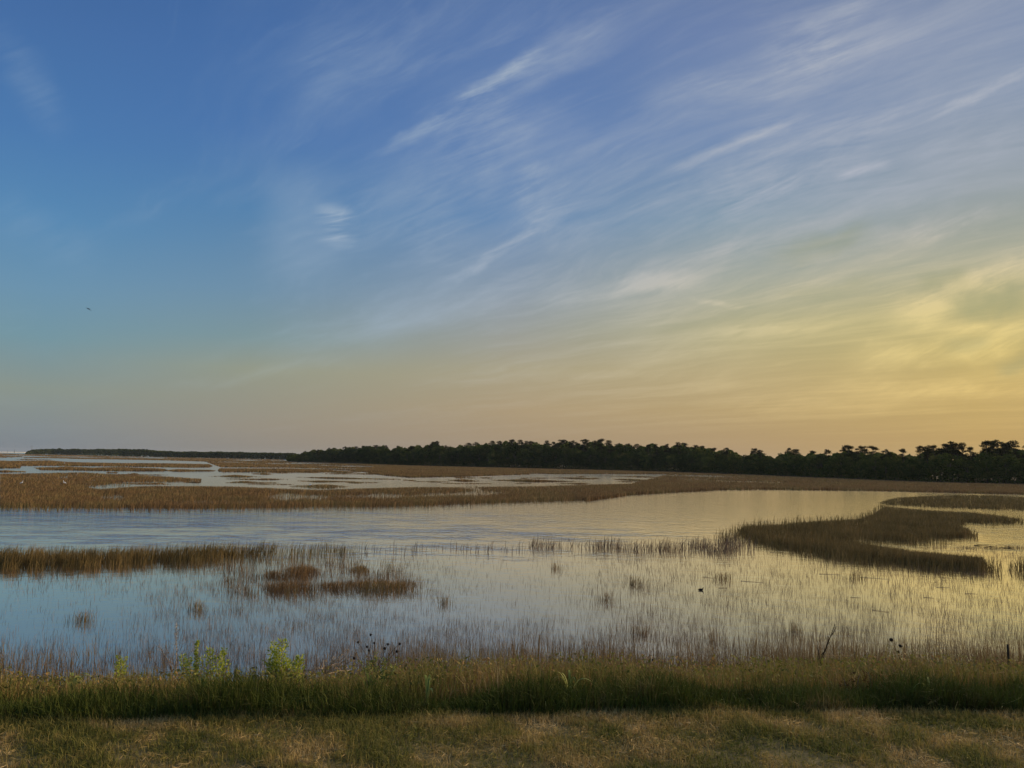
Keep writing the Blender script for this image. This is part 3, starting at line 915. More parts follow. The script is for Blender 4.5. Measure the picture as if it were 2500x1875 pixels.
stand('marsh_grass', 'thin standing stems in the pools of the tan grass belt', belt_pools, 3800, 0.7, M_MARSH, 0.8, thin=1)
ISLAND = [[(2138, 1228), (2188, 1215), (2303, 1209), (2400, 1209), (2500, 1214), (2600, 1220), (2600, 1252), (2500, 1245), (2303, 1239), (2169, 1232)],
          [(1804, 1294), (1812, 1285), (1900, 1280), (1996, 1272), (2092, 1268), (2130, 1256), (2160, 1236), (2265, 1246), (2380, 1252), (2469, 1264), (2500, 1268), (2470, 1277), (2365, 1276), (2330, 1284), (2365, 1292),
           (2380, 1309), (2284, 1314), (2226, 1323), (2130, 1317), (2053, 1311), (2034, 1314), (2150, 1334), (2226, 1346), (2399, 1362), (2412, 1380), (2399, 1390), (2265, 1381), (2123, 1368), (2034, 1358), (1861, 1326), (1810, 1304)]]
stand('marsh_grass', 'dark olive tongue of marsh grass reaching in from the right edge', ISLAND, 50000, 0.62, M_OLIVE, 0.8, lean=0.45, clump=0.3)
fr = [lens(1740, 1860, 1312, 1318, 24), lens(2370, 2450, 1385, 1394, 26), lens(2455, 2560, 1390, 1400, 30), lens(2360, 2520, 1270, 1278, 22), lens(2300, 2390, 1300, 1312, 22), lens(2050, 2330, 1318, 1330, 16),
      [(1795, 1300), (1861, 1320), (2034, 1350), (2123, 1362), (2265, 1376), (2405, 1386), (2430, 1396), (2399, 1402), (2265, 1394), (2123, 1381), (2034, 1369), (1861, 1338), (1790, 1314)],
      [(1780, 1296), (1812, 1282), (1900, 1276), (1996, 1268), (2092, 1263), (2130, 1250), (2150, 1232), (2168, 1236), (2140, 1260), (2092, 1274), (1996, 1280), (1900, 1288), (1812, 1300)]]
stand('reeds', 'scattered dark reeds fringing the right hand grass tongue', fr, 3600, 0.6, M_OLIVE, 0.9, thin=1, hvar=0.6, clump=0.3)
NEARL = [[(-30, 1356), (200, 1362), (350, 1357), (470, 1354), (600, 1351), (700, 1350), (620, 1356), (538, 1362), (461, 1370), (307, 1376), (154, 1383), (-30, 1387)]]
stand('marsh_grass', 'upright band of brown marsh grass at left on the near side of the channel', NEARL, 7600, 0.62, M_OLIVE, 0.8, lean=0.35, clump=0.2, hvar=0.6, thin=1)
stand('reeds', 'thin reeds trailing off the right end and foot of the left grass band', [[(480, 1342), (780, 1338), (900, 1350), (760, 1366), (500, 1384), (200, 1392), (0, 1398), (0, 1385), (300, 1376), (480, 1366)]], 2300, 0.55, M_OLIVE, 0.75, thin=1, clump=0.4, hvar=0.6)
TUS = [[(630, 1410), (650, 1394), (700, 1386), (740, 1380), (778, 1386), (782, 1400), (740, 1412), (680, 1417)]]
stand('marsh_grass', 'small dense tussock of rusty grass left of centre in the shallows', TUS, 1100, 0.5, M_MARSH, 0.75, hvar=0.6, clump=0.45)
TUS2 = [[(586, 1447), (600, 1424), (700, 1420), (850, 1420), (900, 1414), (1010, 1420), (1028, 1446), (900, 1446), (760, 1444), (690, 1450)]]
stand('marsh_grass', 'long low row of rusty grass in front of the small tussock', TUS2, 2300, 0.5, M_MARSH, 0.8, clump=0.45, hvar=0.6)
stand('reeds', 'loose thin stems round the rusty tussock and row', [[(540, 1390), (800, 1365), (960, 1380), (1060, 1440), (1000, 1456), (560, 1462)]], 2600, 0.42, M_MARSH, 0.65, thin=1, clump=0.4, hvar=0.6)
stand('marsh_grass', 'tiny rusty tuft beside the small tussock', [[(846, 1398), (860, 1384), (885, 1379), (903, 1390), (900, 1400)]], 260, 0.4, M_MARSH, 0.8, hvar=0.6)
ROW = [[(1290, 1330), (1500, 1332), (1650, 1336), (1760, 1322), (1850, 1326), (1840, 1352), (1650, 1354), (1500, 1345), (1290, 1340)]]
stand('reeds', 'loose row of dark reeds in the water left of the grass tongue', ROW, 1200, 0.62, M_REED, 1.0, thin=1, clump=0.6, hvar=0.6, lean=0.45)
stand('reeds', 'few thin reeds along the near edge of the channel at centre', [[(880, 1340), (1290, 1332), (1290, 1348), (880, 1356)]], 160, 0.5, M_REED, 1.0, thin=1, clump=0.5, hvar=0.6)

# sparse stems in the flooded shallows
g = Geo()
def field(poly, n, h0, wpx=0.42, clump=0.32, lean=0.28):
    stand('', '', [poly], int(n * 4.6), h0 * 0.45, None, wpx, thin=2, clump=clump, geo=g, lean=lean, hvar=0.6)
field([(380, 1440), (1050, 1450), (1050, 1640), (380, 1640)], 2600, 0.42)
field([(480, 1365), (1000, 1365), (1080, 1450), (440, 1450)], 1500, 0.45)
field([(0, 1385), (540, 1370), (420, 1440), (0, 1440)], 330, 0.4)
field([(0, 1440), (420, 1440), (420, 1560), (0, 1560)], 130, 0.4)
field([(0, 1550), (420, 1550), (420, 1640), (0, 1640)], 280, 0.4)
field([(1000, 1360), (1450, 1350), (1450, 1520), (1000, 1520)], 330, 0.42)
field([(1000, 1520), (1450, 1520), (1450, 1640), (1000, 1640)], 1000, 0.45)
field([(1450, 1350), (2500, 1390), (2500, 1500), (1450, 1500)], 2600, 0.46)
field([(1450, 1500), (2500, 1500), (2500, 1640), (1450, 1640)], 3400, 0.46)
field([(2280, 1330), (2500, 1310), (2500, 1380), (2430, 1370)], 240, 0.5)
tag(g.build('reeds', M_REED), 'sparse thin brown stems standing all over the near shallows', 'reeds', kind='stuff')

# small separate tufts among the sparse stems
TUFTS = [(1357, 1388, 34, 'small dark tuft in open water at the centre of the shallows'),
         (1555, 1428, 66, 'thin wide tuft just left of the floating waterbird'),
         (1482, 1466, 58, 'loose leaning tuft of reeds below the centre reed row'),
         (1566, 1550, 74, 'dense brown tuft near the shore right of centre'),
         (1086, 1474, 36, 'isolated low tuft between the rusty row and the centre reeds'),
         (1941, 1542, 30, 'compact dark tuft below the grass tongue near the shore'),
         (1740, 1562, 40, 'faint low tuft near the shore below the waterbird'),
         (1765, 1414, 60, 'broad sparse tuft right of the waterbird under the grass tongue'),
         (2090, 1412, 50, 'sparse tuft in the gold water below the grass tongue tip'),
         (200, 1518, 70, 'low sparse tuft in the blue water at lower left'),
         (480, 1490, 60, 'thin tuft in the blue water left of the rusty row')]
for px, py, wd, lab in TUFTS:
    c = ground(px, py, 0.0)
    d = np.linalg.norm(c[:2])
    g = Geo()
    m = int(wd * 1.35)
    P = c + np.stack([rng.normal(0, wd * 0.22 * d / F, m), rng.normal(0, 0.16, m), np.full(m, -0.03)], 1)
    g.blades(P, 0.42 * rng.uniform(0.5, 1.25, m), np.maximum(0.006, 0.75 * d / F), np.abs(rng.normal(0, 0.3, m)), kink=0.03)
    tag(g.build('grass_tuft', M_MARSH, origin=(c[0], c[1], 0)), lab, 'grass tuft', 'tufts in the shallows')

# reddish grass at the water's edge
g = Geo()
N_ = 140000
x = rng.uniform(-17, 17, N_); y = edge_y(x) + 8.8 + rng.exponential(1.35, N_)
gap = np.exp(-((x + 6.6 + 0.2 * y * 0) / 1.6) ** 2)
keep = (y < edge_y(x) + 15) & (rng.random(N_) > 0.75 * gap)
x, y = x[keep], y[keep]
t = y - edge_y(x)
P = np.stack([x, y, np.maximum(bank_z(x, y), -0.03)], 1)
h = rng.uniform(0.34, 0.86, len(x)) * (1 + 0.12 * np.sin(x * 1.1) + 0.08 * np.sin(x * 2.9 + 1)) * np.interp(x, [-13, -11, -9.6, -4.2, -2.6, 2, 16], [0.8, 0.6, 0.42, 0.5, 0.95, 1.02, 1.0])
g.blades(P, h, rng.uniform(0.005, 0.011, len(x)), np.abs(rng.normal(0, 0.34, len(x))), kink=0.05)
tag(g.build('shore_grass', M_RED), 'fringe of reddish brown grass along the near shore', 'grass', kind='stuff')

# unmown grass and weeds over the bank
g = Geo()
N_ = 125000
x = rng.uniform(-14, 14, N_); t = 0.75 + 7.4 * rng.beta(1.0, 1.35, N_)
y = edge_y(x) + t
P = np.stack([x, y, bank_z(x, y) - 0.01], 1)
h = rng.uniform(0.14, 0.5, N_) * np.interp(t, [0.2, 1.0, 2.0, 3.0, 7], [0.6, 0.95, 1.15, 0.95, 0.9]) * (1 + 0.2 * np.sin(x * 1.6 + t) + 0.15 * np.sin(x * 4.1 + 2 * t))
h *= np.interp(x / y, [-0.7, -0.6, -0.5, -0.42, -0.25, -0.17, 0.6], [0.85, 0.6, 0.55, 0.6, 0.62, 0.9, 0.85]) * np.interp(t, [0.3, 1.2], [1.1, 1.0])
g.blades(P, h, rng.uniform(0.004, 0.010, N_), np.abs(rng.normal(0, 0.5, N_)), kink=0.05)
lf = 60000
x = rng.uniform(-14, 14, lf); t = rng.uniform(0.8, 5.0, lf); y = edge_y(x) + t
hh = rng.uniform(0.05, 0.42, lf) * np.interp(x / y, [-0.7, -0.6, -0.5, -0.42, -0.25, -0.17, 0.6], [0.9, 0.65, 0.6, 0.65, 0.65, 0.95, 0.9])
g.leaves(np.stack([x, y, bank_z(x, y) + hh], 1), rng.uniform(0.015, 0.05, lf), 0.5, rnd=rng.uniform(0.15, 0.75, lf))
tag(g.build('bank_grass', M_BANK), 'mixed green and straw weeds growing over the bank', 'grass', kind='stuff')
g = Geo()
N_ = 80000
x = rng.uniform(-12, 12, N_); t = 0.02 + np.abs(rng.normal(0, 0.5, N_))
y = edge_y(x) + t
P = np.stack([x, y, bank_z(x, y) - 0.01], 1)
h = rng.uniform(0.08, 0.27, N_) * (1 + 0.25 * np.sin(x * 2.1) + 0.2 * np.sin(x * 5.3 + 1.0)) * np.interp(t, [0, 0.25, 1], [0.75, 1.0, 1.1])
g.blades(P, h, rng.uniform(0.004, 0.009, N_), np.abs(rng.normal(0.1, 0.5, N_)), ldir=rng.normal(-1.4, 1.3, N_), kink=0.05)
tag(g.build('lush_grass', M_LUSH), 'dark green uncut grass along the edge of the mown verge', 'grass', kind='stuff')

# mown verge
g = Geo()
N_ = 330000
x = np.where(rng.random(N_) < 0.78, rng.uniform(-6.5, 6.5, N_), rng.uniform(-12, 12, N_)); y = edge_y(x) + 0.10 - rng.uniform(0, 1, N_) ** 1.1 * 3.6
worn = np.sin(x * 3.1 + 2.0 * np.sin(y * 2.3 + 1)) + np.sin(y * 5.2 + 1.5 * np.sin(x * 2.7)) + 0.8 * np.sin(x * 9.3 + y * 7.1) + np.clip((edge_y(x) - y - 1.3) * 0.9, 0, 1.4)
keep = rng.random(N_) < np.clip(0.95 - 0.42 * np.maximum(worn, 0), 0.12, 1)
x, y, worn = x[keep], y[keep], worn[keep]; N_ = len(x)
P = np.stack([x, y, bank_z(x, y) - 0.005], 1)
pat = np.sin(x * 2.2 + 1.3 * np.sin(y * 2.1)) * np.sin(y * 2.9 + np.sin(x * 1.9)) + 0.6 * np.sin(x * 6.1 + y * 4.7)
h = rng.uniform(0.02, 0.085, N_) * (1.05 + 0.3 * pat)
h = np.maximum(h, 0.012)
g.blades(P, h, rng.uniform(0.0025, 0.007, N_), np.abs(rng.normal(0.4, 0.7, N_)), kink=0.08)
N_ = 36000
x = rng.uniform(-9, 9, N_); y = edge_y(x) + 0.08 - np.abs(rng.normal(0, 0.16, N_))
P = np.stack([x, y, bank_z(x, y) - 0.005], 1)
g.blades(P, rng.uniform(0.03, 0.09, N_), rng.uniform(0.002, 0.005, N_), np.abs(rng.normal(0.4, 0.5, N_)), kink=0.08, rnd=rng.uniform(0.55, 1.5, N_))
lf = 80000
x = rng.uniform(-9, 9, lf); y = edge_y(x) - rng.uniform(0, 1, lf) * 3.4
C = np.stack([x, y, bank_z(x, y) + rng.uniform(0.004, 0.04, lf)], 1)
ax_ = rng.normal(0, 1, (lf, 3)) * (1, 1, 0.25)
g.leaves(C, rng.uniform(0.02, 0.09, lf), 0.07, rnd=rng.uniform(0.4, 1.4, lf), axis=ax_, spread=0.05)
tag(g.build('mown_grass', M_VERGE), 'short dry mown grass of the roadside verge', 'grass', kind='stuff')

# ------------------------------------------------------------------ plants one can point to
def foot(px, y):
    """ground point below the pixel column at the distance y"""
    P = at(px, 1600, y)
    return np.array([P[0], y, float(bank_z(P[0], y))])


def leafy_shrub(label, group, y, tops, base_px, mat_leaf, leaf=0.05, dense=1.0, bushy=0.5, stem=M_GREYTWIG):
    o = foot(base_px, y)
    r_ = thing('leafy_shrub', label, 'shrub', o, group)
    gs, gl = Geo(), Geo()
    for px, py, width in tops:
        top = at(px, py, y + rng.normal(0, 0.05))
        b = o + np.array([(top[0] - o[0]) * rng.uniform(0.3, 0.7), rng.normal(0, 0.04), -0.02])
        L = np.linalg.norm(top - b)
        P = curve_pts(b, top, (rng.normal(0, .02), 0, 0), 7)
        gs.tube(P - o, np.linspace(0.006, 0.002, 7), 5, rng.random())
        n = int(130 * dense * L / 0.5)
        tt = rng.uniform(0.12, 1, n) ** 0.8
        C = np.stack([np.interp(tt, np.linspace(0, 1, 7), P[:, k]) for k in range(3)], 1)
        wr = width * y / F * (0.55 + bushy * (1 - tt))
        a = rng.uniform(0, 2 * math.pi, n)
        dirs = np.stack([np.cos(a), np.sin(a), rng.uniform(0.3, 1.0, n)], 1)
        C[:, 0] += np.cos(a) * wr * rng.uniform(0.2, 1, n); C[:, 1] += np.sin(a) * wr * rng.uniform(0.2, 1, n)
        gl.leaves(C - o, rng.uniform(0.6, 1.2, n) * leaf, 0.34, axis=dirs, spread=0.35)
    gs.build('stem', stem, r_)
    gl.build('foliage', mat_leaf, r_)
    return r_


GS = 'leafy shrubs on the bank'
leafy_shrub('tall yellow green leafy shrub with one upright column, left of the pale twigs', GS, 8.4,
            [(668, 1566, 24), (690, 1560, 24), (678, 1585, 28), (735, 1598, 22), (728, 1612, 26), (700, 1610, 24), (655, 1608, 26), (710, 1622, 30), (670, 1622, 34)], 690, M_LEAF, 0.042, 2.0)
leafy_shrub('low bushy yellow green shrub at left with a thin sprout', GS, 8.4,
            [(483, 1563, 8), (512, 1582, 18), (545, 1582, 18), (530, 1600, 28), (495, 1602, 26), (460, 1605, 24), (445, 1598, 20), (552, 1612, 24)], 505, M_LEAF, 0.040, 1.7)
leafy_shrub('little rounded green shrub at the far left by the shore', GS, 8.6, [(290, 1600, 16), (304, 1604, 16), (296, 1616, 22)], 297, M_LEAF, 0.036, 1.5)
leafy_shrub('dark brown withered shrub on the bank at right', GS, 7.3,
            [(2060, 1655, 40), (2100, 1645, 44), (2140, 1648, 44), (2180, 1662, 40), (2080, 1680, 50), (2150, 1682, 50), (2120, 1640, 34)], 2120, M_BROWNLEAF, 0.034, 1.3)
leafy_shrub('grey green bushy weed beside the seed heads', GS, 8.0,
            [(918, 1592, 9), (940, 1605, 9), (900, 1615, 14), (885, 1622, 14), (960, 1622, 18), (925, 1630, 24)], 918, M_PALEGREEN, 0.034, 1.1)


def twig_bush(name, label, y, base_px, base_py, tips, mat, r0=0.006, sub=4, group=None, cat='dead branches'):
    o = foot(base_px, y)
    b = at(base_px, base_py, y)
    r_ = thing(name, label, cat, o, group)
    gt_ = Geo()
    if b[2] > o[2]:
        gt_.tube(curve_pts(np.array([0, 0, -0.02]), b - o, (0.01, 0, 0), 4), np.linspace(r0 * 1.2, r0, 4), 5, 0.3)
    for px, py in tips:
        tpt = at(px, py, y + rng.normal(0, 0.12))
        P = curve_pts(b, tpt, (rng.normal(0, .02), rng.normal(0, .02), rng.normal(0.01, .02)), 7, 0.006)
        gt_.tube(P - o, np.linspace(r0, r0 * 0.35, 7), 5, rng.random())
        for _ in range(sub):
            i = rng.integers(2, 6)
            dvec = (tpt - b) * rng.uniform(0.15, 0.35) + rng.normal(0, 0.04, 3)
            Q = curve_pts(P[i], P[i] + dvec, (0, 0, rng.normal(0, .01)), 4, 0.003)
            gt_.tube(Q - o, np.linspace(r0 * 0.5, r0 * 0.25, 4), 4, rng.random())
    gt_.build('twigs', mat, r_)
    return r_


twig_bush('dead_branches', 'pale bleached dead branches leaning right beside the leafy column shrub', 8.2, 790, 1645,
          [(852, 1583), (848, 1586), (858, 1600), (850, 1609), (838, 1598), (845, 1622), (855, 1636), (830, 1630), (815, 1610), (800, 1602), (790, 1612), (812, 1640), (775, 1628), (866, 1612)], M_DRY, 0.005)
twig_bush('dead_branches', 'thin forked dark twigs standing against the water right of centre', 9.6, 2001, 1628,
          [(2003, 1580), (2038, 1524), (2028, 1566), (1995, 1580), (2012, 1601), (2018, 1616)], M_DARKTWIG, 0.008, 2)
twig_bush('dead_branches', 'grey leafless brush by the shore at left', 9.8, 420, 1640,
          [(372, 1570), (385, 1555), (400, 1550), (415, 1562), (430, 1545), (446, 1560), (462, 1572), (475, 1582), (365, 1590), (405, 1575), (440, 1580), (456, 1592), (390, 1590), (425, 1588)], M_GREYTWIG, 0.003, 7)
twig_bush('dead_branches', 'dark curling stalks on the bank right of the forked twigs', 9.4, 2095, 1640, [(2068, 1607), (2110, 1605), (2118, 1592), (2060, 1618), (2085, 1588)], M_DARKTWIG, 0.006, 2)


def seed_plant(label, y, base_px, base_py, heads, hr=0.015):
    o = foot(base_px, y)
    r_ = thing('seed_plant', label, 'weed', o, 'dried flower stalks on the bank')
    fork = at(base_px, base_py, y)
    gs = Geo()
    gs.tube(curve_pts(np.array([0, 0, -0.02]), fork - o, (0.01, 0, 0), 5), np.linspace(0.006, 0.004, 5), 5, 0.3)
    for px, py in heads:
        c = at(px, py, y + rng.normal(0, 0.06)) - o
        gs.tube(curve_pts(fork - o, c, (0, 0, 0.01), 5, 0.004), np.linspace(0.003, 0.002, 5), 4, rng.random())
        gh = Geo()
        hr_ = hr * rng.uniform(0.8, 1.15)
        gh.blob(c, (hr_, hr_, hr_ * 0.9), nu=10, nv=7, rnd=rng.random())
        for _ in range(18):
            d = rng.normal(0, 1, 3); d /= np.linalg.norm(d)
            gh.tube(np.array([c + d * hr_ * 0.8, c + d * hr_ * rng.uniform(1.15, 1.5)]), [0.0022, 0.0008], 4, rng.random())
        gh.build('seed_head', M_SEED, r_)
    gs.build('stalk', M_DARKTWIG, r_)


seed_plant('dried weed with a cluster of round dark seed heads right of the pale branches', 8.0, 918, 1640,
           [(874, 1568), (905, 1550), (896, 1579), (914, 1570), (947, 1573), (939, 1583), (976, 1572), (969, 1590), (901, 1588), (865, 1607)])
seed_plant('leaning dried weed with a few dark seed heads near the right stake', 8.2, 2204, 1628, [(2176, 1562), (2198, 1577), (2193, 1591), (2199, 1608)], 0.017)
seed_plant('single small dark seed head above the shore grass right of centre', 8.6, 1594, 1640, [(1594, 1611)], 0.012)


def arching_grass(label, y, px, n, hpx, mat, spread=1.0):
    o = foot(px, y)
    r_ = thing('grass_clump', label, 'grass clump', o, 'broad bladed clumps on the bank')
    g = Geo()
    H = hpx * y / F
    for _ in range(n):
        a = rng.uniform(0, 2 * math.pi)
        reach = H * rng.uniform(0.4, 1.1) * spread
        top = H * rng.uniform(0.7, 1.1)
        k = 9
        t_ = np.linspace(0, 1, k)
        cx_ = np.cos(a) * reach * t_ ** 1.4; cy_ = np.sin(a) * reach * t_ ** 1.4
        cz_ = top * (1 - (1 - np.minimum(t_ / 0.72, 2)) ** 2) * 1.0
        wd = 0.010 * rng.uniform(0.7, 1.2) * np.sin(math.pi * np.clip(t_ * 0.86 + 0.14, 0, 1)) + 0.0008
        s_ = np.array([-math.sin(a), math.cos(a), 0.3])
        C = np.stack([cx_, cy_, cz_], 1)
        V = np.concatenate([C - s_ * wd[:, None] / 1, C + s_ * wd[:, None] / 1])
        g.add(V, [(i, i + 1, k + i + 1, k + i) for i in range(k - 1)], None, rng.random())
    g.build('blades', mat, r_)


arching_grass('clump of arching pale green blades at the verge edge at centre', 6.9, 1392, 9, 62, M_PALEGREEN)
arching_grass('clump of curved green blades at the verge edge right of centre', 6.9, 1580, 7, 46, M_WEED)
arching_grass('clump with two long pale crossing blades at the verge edge at right', 6.95, 2268, 6, 52, M_PALEGREEN, 1.5)
arching_grass('dark green weed with long arching leaves below the seed heads', 7.3, 905, 9, 58, M_WEED, 1.5)
arching_grass('lone pale upright tuft at the verge edge left of centre', 6.8, 1045, 6, 70, M_PALEGREEN, 0.5)
arching_grass('spiky green clump at the verge edge below the leafy shrubs', 6.7, 500, 14, 66, M_WEED)
arching_grass('light green clump of stiff blades on the far left bank', 7.4, 180, 14, 60, M_PALEGREEN, 0.8)

# tall plume stalk and stake
o = foot(431, 10.5)
r_ = thing('reed_plume', 'tall pale plumed stalk rising from the grey brush at left', 'reed', o)
top = at(431, 1520, 10.5) - o
g = Geo(); P = curve_pts((0, 0, -0.02), top, (0.015, 0, 0), 7); g.tube(P, np.linspace(0.0035, 0.002, 7), 5, 0.6); g.build('stalk', M_DRY, r_)
g = Geo(); tt = rng.uniform(0.62, 1, 120)
g.leaves(np.stack([np.interp(tt, np.linspace(0, 1, 7), P[:, k]) for k in range(3)], 1) + rng.normal(0, 0.012, (120, 3)), 0.024, 0.3, axis=np.tile([0, 0, 1.0], (120, 1)), spread=0.4)
g.build('plume', M_DRY, r_)

o = foot(2463, 8.6)
r_ = thing('wooden_stake', 'thin dark wooden stake leaning slightly at the right edge of the shore', 'stake', o)
top = at(2460, 1573, 8.6) - o
g = Geo(); g.tube(np.array([(0, 0, -0.15), top * 0.5, top]), [0.012, 0.0115, 0.011], 8, 0.5); g.build('post', M_POST, r_)

# floating dry stalks
FL = [(2000, 1401, 2052, 1403), (2100, 1409, 2168, 1414), (1808, 1418, 1862, 1422), (2286, 1433, 2318, 1434), (2254, 1458, 2280, 1460), (2076, 1458, 2102, 1459), (2356, 1449, 2386, 1450),
      (1716, 1408, 1740, 1411), (1755, 1435, 1775, 1435), (2130, 1489, 2172, 1494), (1880, 1348, 1894, 1348), (960, 1340, 1010, 1341), (820, 1343, 860, 1342), (1470, 1349, 1505, 1350)]
for i, (xa, ya, xb, yb) in enumerate(FL):
    a, b = ground(xa, ya, 0.012), ground(xb, yb, 0.012)
    g = Geo(); g.tube(curve_pts(a, b, (0, rng.normal(0, .05), 0.0), 6), np.linspace(0.008, 0.004, 6), 5, rng.random())
    tag(g.build('floating_stalk', M_GREYTWIG, origin=(a + b) / 2), 'thin dry stalk floating flat among the sparse stems', 'stalk', 'dry stalks afloat')
a, b, c = ground(2378, 1331, 0.02), ground(2478, 1341, 0.02), ground(2410, 1333, 0.10)
g = Geo()
g.tube(curve_pts(a, b, (0, .1, 0.03), 8), np.linspace(0.022, 0.008, 8), 6, 0.4)
g.tube(curve_pts(c, ground(2440, 1340, 0.02), (0, .05, 0), 5), np.linspace(0.018, 0.008, 5), 5, 0.7)
g.tube(curve_pts(a + (0.1, 0, 0), c + (0.2, 0, 0.08), (0, .0, 0.03), 5), np.linspace(0.015, 0.006, 5), 5, 0.2)
tag(g.build('driftwood', M_DARKTWIG, origin=(a + b) / 2), 'long dark branch afloat in gold water by the right end of the grass tongue', 'driftwood')

# ------------------------------------------------------------------ birds
def rotz(a):
    c_, s_ = math.cos(a), math.sin(a)
    return np.array([[c_, -s_, 0], [s_, c_, 0], [0, 0, 1.0]])


def body(gm, spine, rads, n=10, flat=1.0):
    """a continuous body swept along a spine with rounded ends"""
    gm.tube(spine, rads, n, 0.4)


def flying_bird(label, pos, span, heading, bank, mat, group=None):
    r_ = thing('flying_bird', label, 'bird', pos, group)
    Rm = rotz(heading)
    g = Geo()
    L = span * 0.42
    spine = np.array([(-0.5, 0, 0.0), (-0.36, 0, -0.01), (-0.15, 0, -0.02), (0.08, 0, -0.01), (0.26, 0, 0.03), (0.36, 0, 0.05), (0.44, 0, 0.05), (0.55, 0, 0.035)]) * L
    g.tube(spine @ Rm.T, np.array([0.02, 0.05, 0.095, 0.105, 0.07, 0.06, 0.045, 0.008]) * L * 1.2, 10, 0.4)
    # tail fan
    V = np.array([(-0.42, -0.05, 0.0), (-0.42, 0.05, 0.0), (-0.72, 0.12, 0.01), (-0.72, -0.12, 0.01), (-0.42, -0.05, -0.02), (-0.42, 0.05, -0.02), (-0.72, 0.12, 0.0), (-0.72, -0.12, 0.0)]) * L
    g.add(V @ Rm.T, [(0, 1, 2, 3), (7, 6, 5, 4), (0, 3, 7, 4), (1, 5, 6, 2), (2, 6, 7, 3), (0, 4, 5, 1)])
    g.build('body', mat, r_, smooth=True)
    for sd, up in ((1, bank[0]), (-1, bank[1])):
        g = Geo()
        k = 9
        t_ = np.linspace(0, 1, k)
        ysp = sd * t_ * span / 2
        z = span * (up * np.sin(t_ * 2.0) * 0.5 - 0.10 * t_ ** 2 * (1 if up >= 0 else 1))
        le = 0.14 - 0.02 * t_ - 0.16 * np.clip(t_ - 0.45, 0, 1) ** 1.3
        ch = (0.22 * (1 - 0.62 * t_ ** 1.8))
        top_l = np.stack([le * span * 0.55, ysp, z + 0.008 * span], 1)
        top_t = np.stack([(le - ch) * span * 0.75, ysp, z], 1)
        bot_l = np.stack([le * span * 0.55, ysp, z - 0.008 * span * (1 - t_ * .8)], 1)
        V = np.concatenate([top_l, top_t, bot_l]) @ Rm.T
        q = []
        for i in range(k - 1):
            q += [(i, i + 1, k + i + 1, k + i), (k + i, k + i + 1, 2 * k + i + 1, 2 * k + i), (2 * k + i, 2 * k + i + 1, i + 1, i)]
        g.add(V, q)
        g.build('wing', mat, r_)
    return r_


P = at(216, 754, 52.0)
flying_bird('small dark bird gliding alone in the blue sky at left', P, 0.52, R(165), (0.25, -0.10), M_DARKBIRD)


def egret(label, px, py, height, heading, d=None):
    o = ground(px, py, 0.0)
    r_ = thing('white_egret', label, 'egret', (o[0], o[1], 0), 'white egrets feeding on the marsh')
    Rm = rotz(heading)
    H = height
    g = Geo()
    sp = np.array([(-0.36, 0, 0.46), (-0.24, 0, 0.50), (-0.08, 0, 0.56), (0.06, 0, 0.62), (0.13, 0, 0.68), (0.13, 0, 0.76), (0.08, 0, 0.84), (0.08, 0, 0.91), (0.14, 0, 0.955), (0.20, 0, 0.95)]) * H
    g.tube(sp @ Rm.T, np.array([0.02, 0.07, 0.11, 0.09, 0.045, 0.03, 0.028, 0.028, 0.036, 0.018]) * H, 10, 0.5)
    g.build('body', M_WHITE, r_, smooth=True)
    g = Geo(); g.tube((np.array([(0.20, 0, 0.95), (0.36, 0, 0.93)]) * H) @ Rm.T, np.array([0.014, 0.003]) * H, 6); g.build('beak', M_BEAK, r_)
    for s_ in (-1, 1):
        g = Geo()
        g.tube((np.array([(-0.06, 0.03 * s_, 0.48), (-0.02, 0.035 * s_, 0.26), (-0.05, 0.035 * s_, -0.06)]) * H) @ Rm.T, np.array([0.02, 0.012, 0.01]) * H, 6)
        g.build('leg', M_LEG, r_)


egret('white egret standing in the tan grass belt at left, neck bent', 156, 1186, 0.85, R(200))
egret('white egret half hidden in grass at the far left edge', 53, 1186, 0.80, R(20))
egret('white egret on the grass spit left of centre', 758, 1190, 0.75, R(0))
egret('tiny white egret on the far grass bands at left', 157, 1134, 0.95, R(180))

# dark waterbird floating in the near shallows
o = ground(1712, 1441, 0.0)
r_ = thing('waterbird', 'small dark waterbird floating alone among sparse stems right of centre', 'waterbird', (o[0], o[1], 0))
L = 0.23
g = Geo()
sp = np.array([(-0.62, 0, 0.16), (-0.48, 0, 0.14), (-0.26, 0, 0.13), (0.0, 0, 0.12), (0.2, 0, 0.15), (0.28, 0, 0.26), (0.29, 0, 0.37), (0.33, 0, 0.44), (0.40, 0, 0.43)]) * L
g.tube(sp, np.array([0.02, 0.07, 0.14, 0.17, 0.15, 0.085, 0.065, 0.075, 0.03]) * L, 10, 0.5)
g.build('body', M_DARKBIRD, r_, smooth=True)
g = Geo(); g.tube(np.array([(0.40, 0, 0.43), (0.52, 0, 0.40)]) * L, np.array([0.025, 0.006]) * L, 6); g.build('beak', M_LEG, r_)
for s_ in (-1, 1):
    g = Geo(); g.blob(np.array([-0.12, 0.10 * s_, 0.18]) * L, np.array([0.30, 0.06, 0.10]) * L); g.build('wing', M_DARKBIRD, r_, smooth=True)

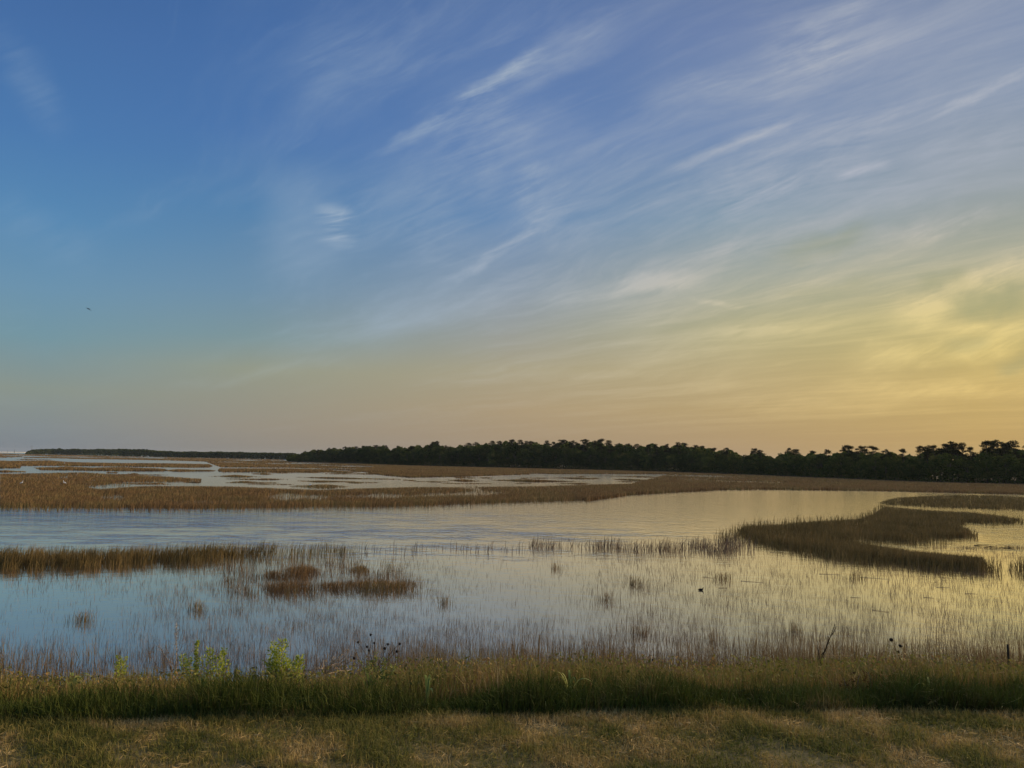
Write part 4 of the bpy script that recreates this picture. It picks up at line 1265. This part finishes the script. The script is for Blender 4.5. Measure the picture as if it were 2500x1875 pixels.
# ------------------------------------------------------------------ far horizon: masts and a low causeway
def mast(label, px, y_top, y_base, dist, w):
    P = at(px, y_base, dist)
    r_ = thing('lattice_mast', label, 'mast', (P[0], P[1], 0), 'masts on the horizon')
    h = float(at(px, y_top, dist)[2])
    g = Geo()
    legs = []
    for a in range(3):
        b = np.array([math.cos(a * 2.094), math.sin(a * 2.094), 0]) * w
        legs.append(b)
        g.tube(np.array([b, b * 0.35 + (0, 0, h)]), [w * 0.28, w * 0.22], 5)
    for i in range(10):
        f0, f1 = i / 10, (i + 1) / 10
        for a in range(3):
            p0 = legs[a] * (1 - .65 * f0) + (0, 0, h * f0); p1 = legs[(a + 1) % 3] * (1 - .65 * f1) + (0, 0, h * f1)
            g.tube(np.array([p0, p1]), w * 0.12, 4)
    g.build('lattice', M_STEEL, r_)
    g = Geo(); g.tube(np.array([(0, 0, h), (0, 0, h * 1.12)]), w * 0.15, 5); g.build('antenna', M_STEEL, r_)


mast('tall thin mast standing behind the left tip of the distant treeline', 77, 1087, 1104, 2600, 0.9)
mast('short mast on the horizon at the far left edge', 18, 1099, 1104, 2600, 0.7)
mast('short mast with thicker outline between the other two masts', 35, 1097.5, 1104, 2600, 1.0)
a, b = ground(-60, 1103.9, 0.0), ground(66, 1105.4, 0.0)
r_ = thing('causeway', 'pale low causeway on the horizon left of the treeline', 'causeway', ((a + b) / 2)[:3] * (1, 1, 0))
u = (b - a)[:2]; L = np.linalg.norm(u); u = u / L; nrm = np.array([-u[1], u[0]])
g = Geo()
def slab(s0, s1, w, z0, z1):
    c = [u * s0 - nrm * w, u * s1 - nrm * w, u * s1 + nrm * w, u * s0 + nrm * w]
    V = [(*p, z0) for p in c] + [(*p, z1) for p in c]
    g.add(V, [(0, 3, 2, 1), (4, 5, 6, 7), (0, 1, 5, 4), (1, 2, 6, 5), (2, 3, 7, 6), (3, 0, 4, 7)])
slab(-L / 2, L / 2, 4, 0.7, 1.6); slab(-L / 2, L / 2, 3.8, 1.603, 2.2)
g.build('deck', M_CONC, r_)
g = Geo()
for s_ in np.linspace(-L / 2 + 1, L / 2 - 1, 40):
    slab(s_ - .4, s_ + .4, 3, -0.5, 0.697)
g.build('piers', M_CONC, r_)

# ------------------------------------------------------------------ air
g = Geo()
g.box((-7600, -700, -1.2), (7600, 7600, 34))
mh = bpy.data.materials.new('haze')
mh.use_nodes = True
N = NT(mh.node_tree)
pv = N.n('ShaderNodeVolumePrincipled')
N.put(pv.inputs['Color'], (0.80, 0.84, 0.88))
pv.inputs['Density'].default_value = 0.00005
pv.inputs['Anisotropy'].default_value = 0.2
out = N.n('ShaderNodeOutputMaterial')
mh.node_tree.links.new(pv.outputs[0], out.inputs['Volume'])
tag(g.build('haze', mh), 'thin evening haze over the marsh', 'haze', kind='stuff')
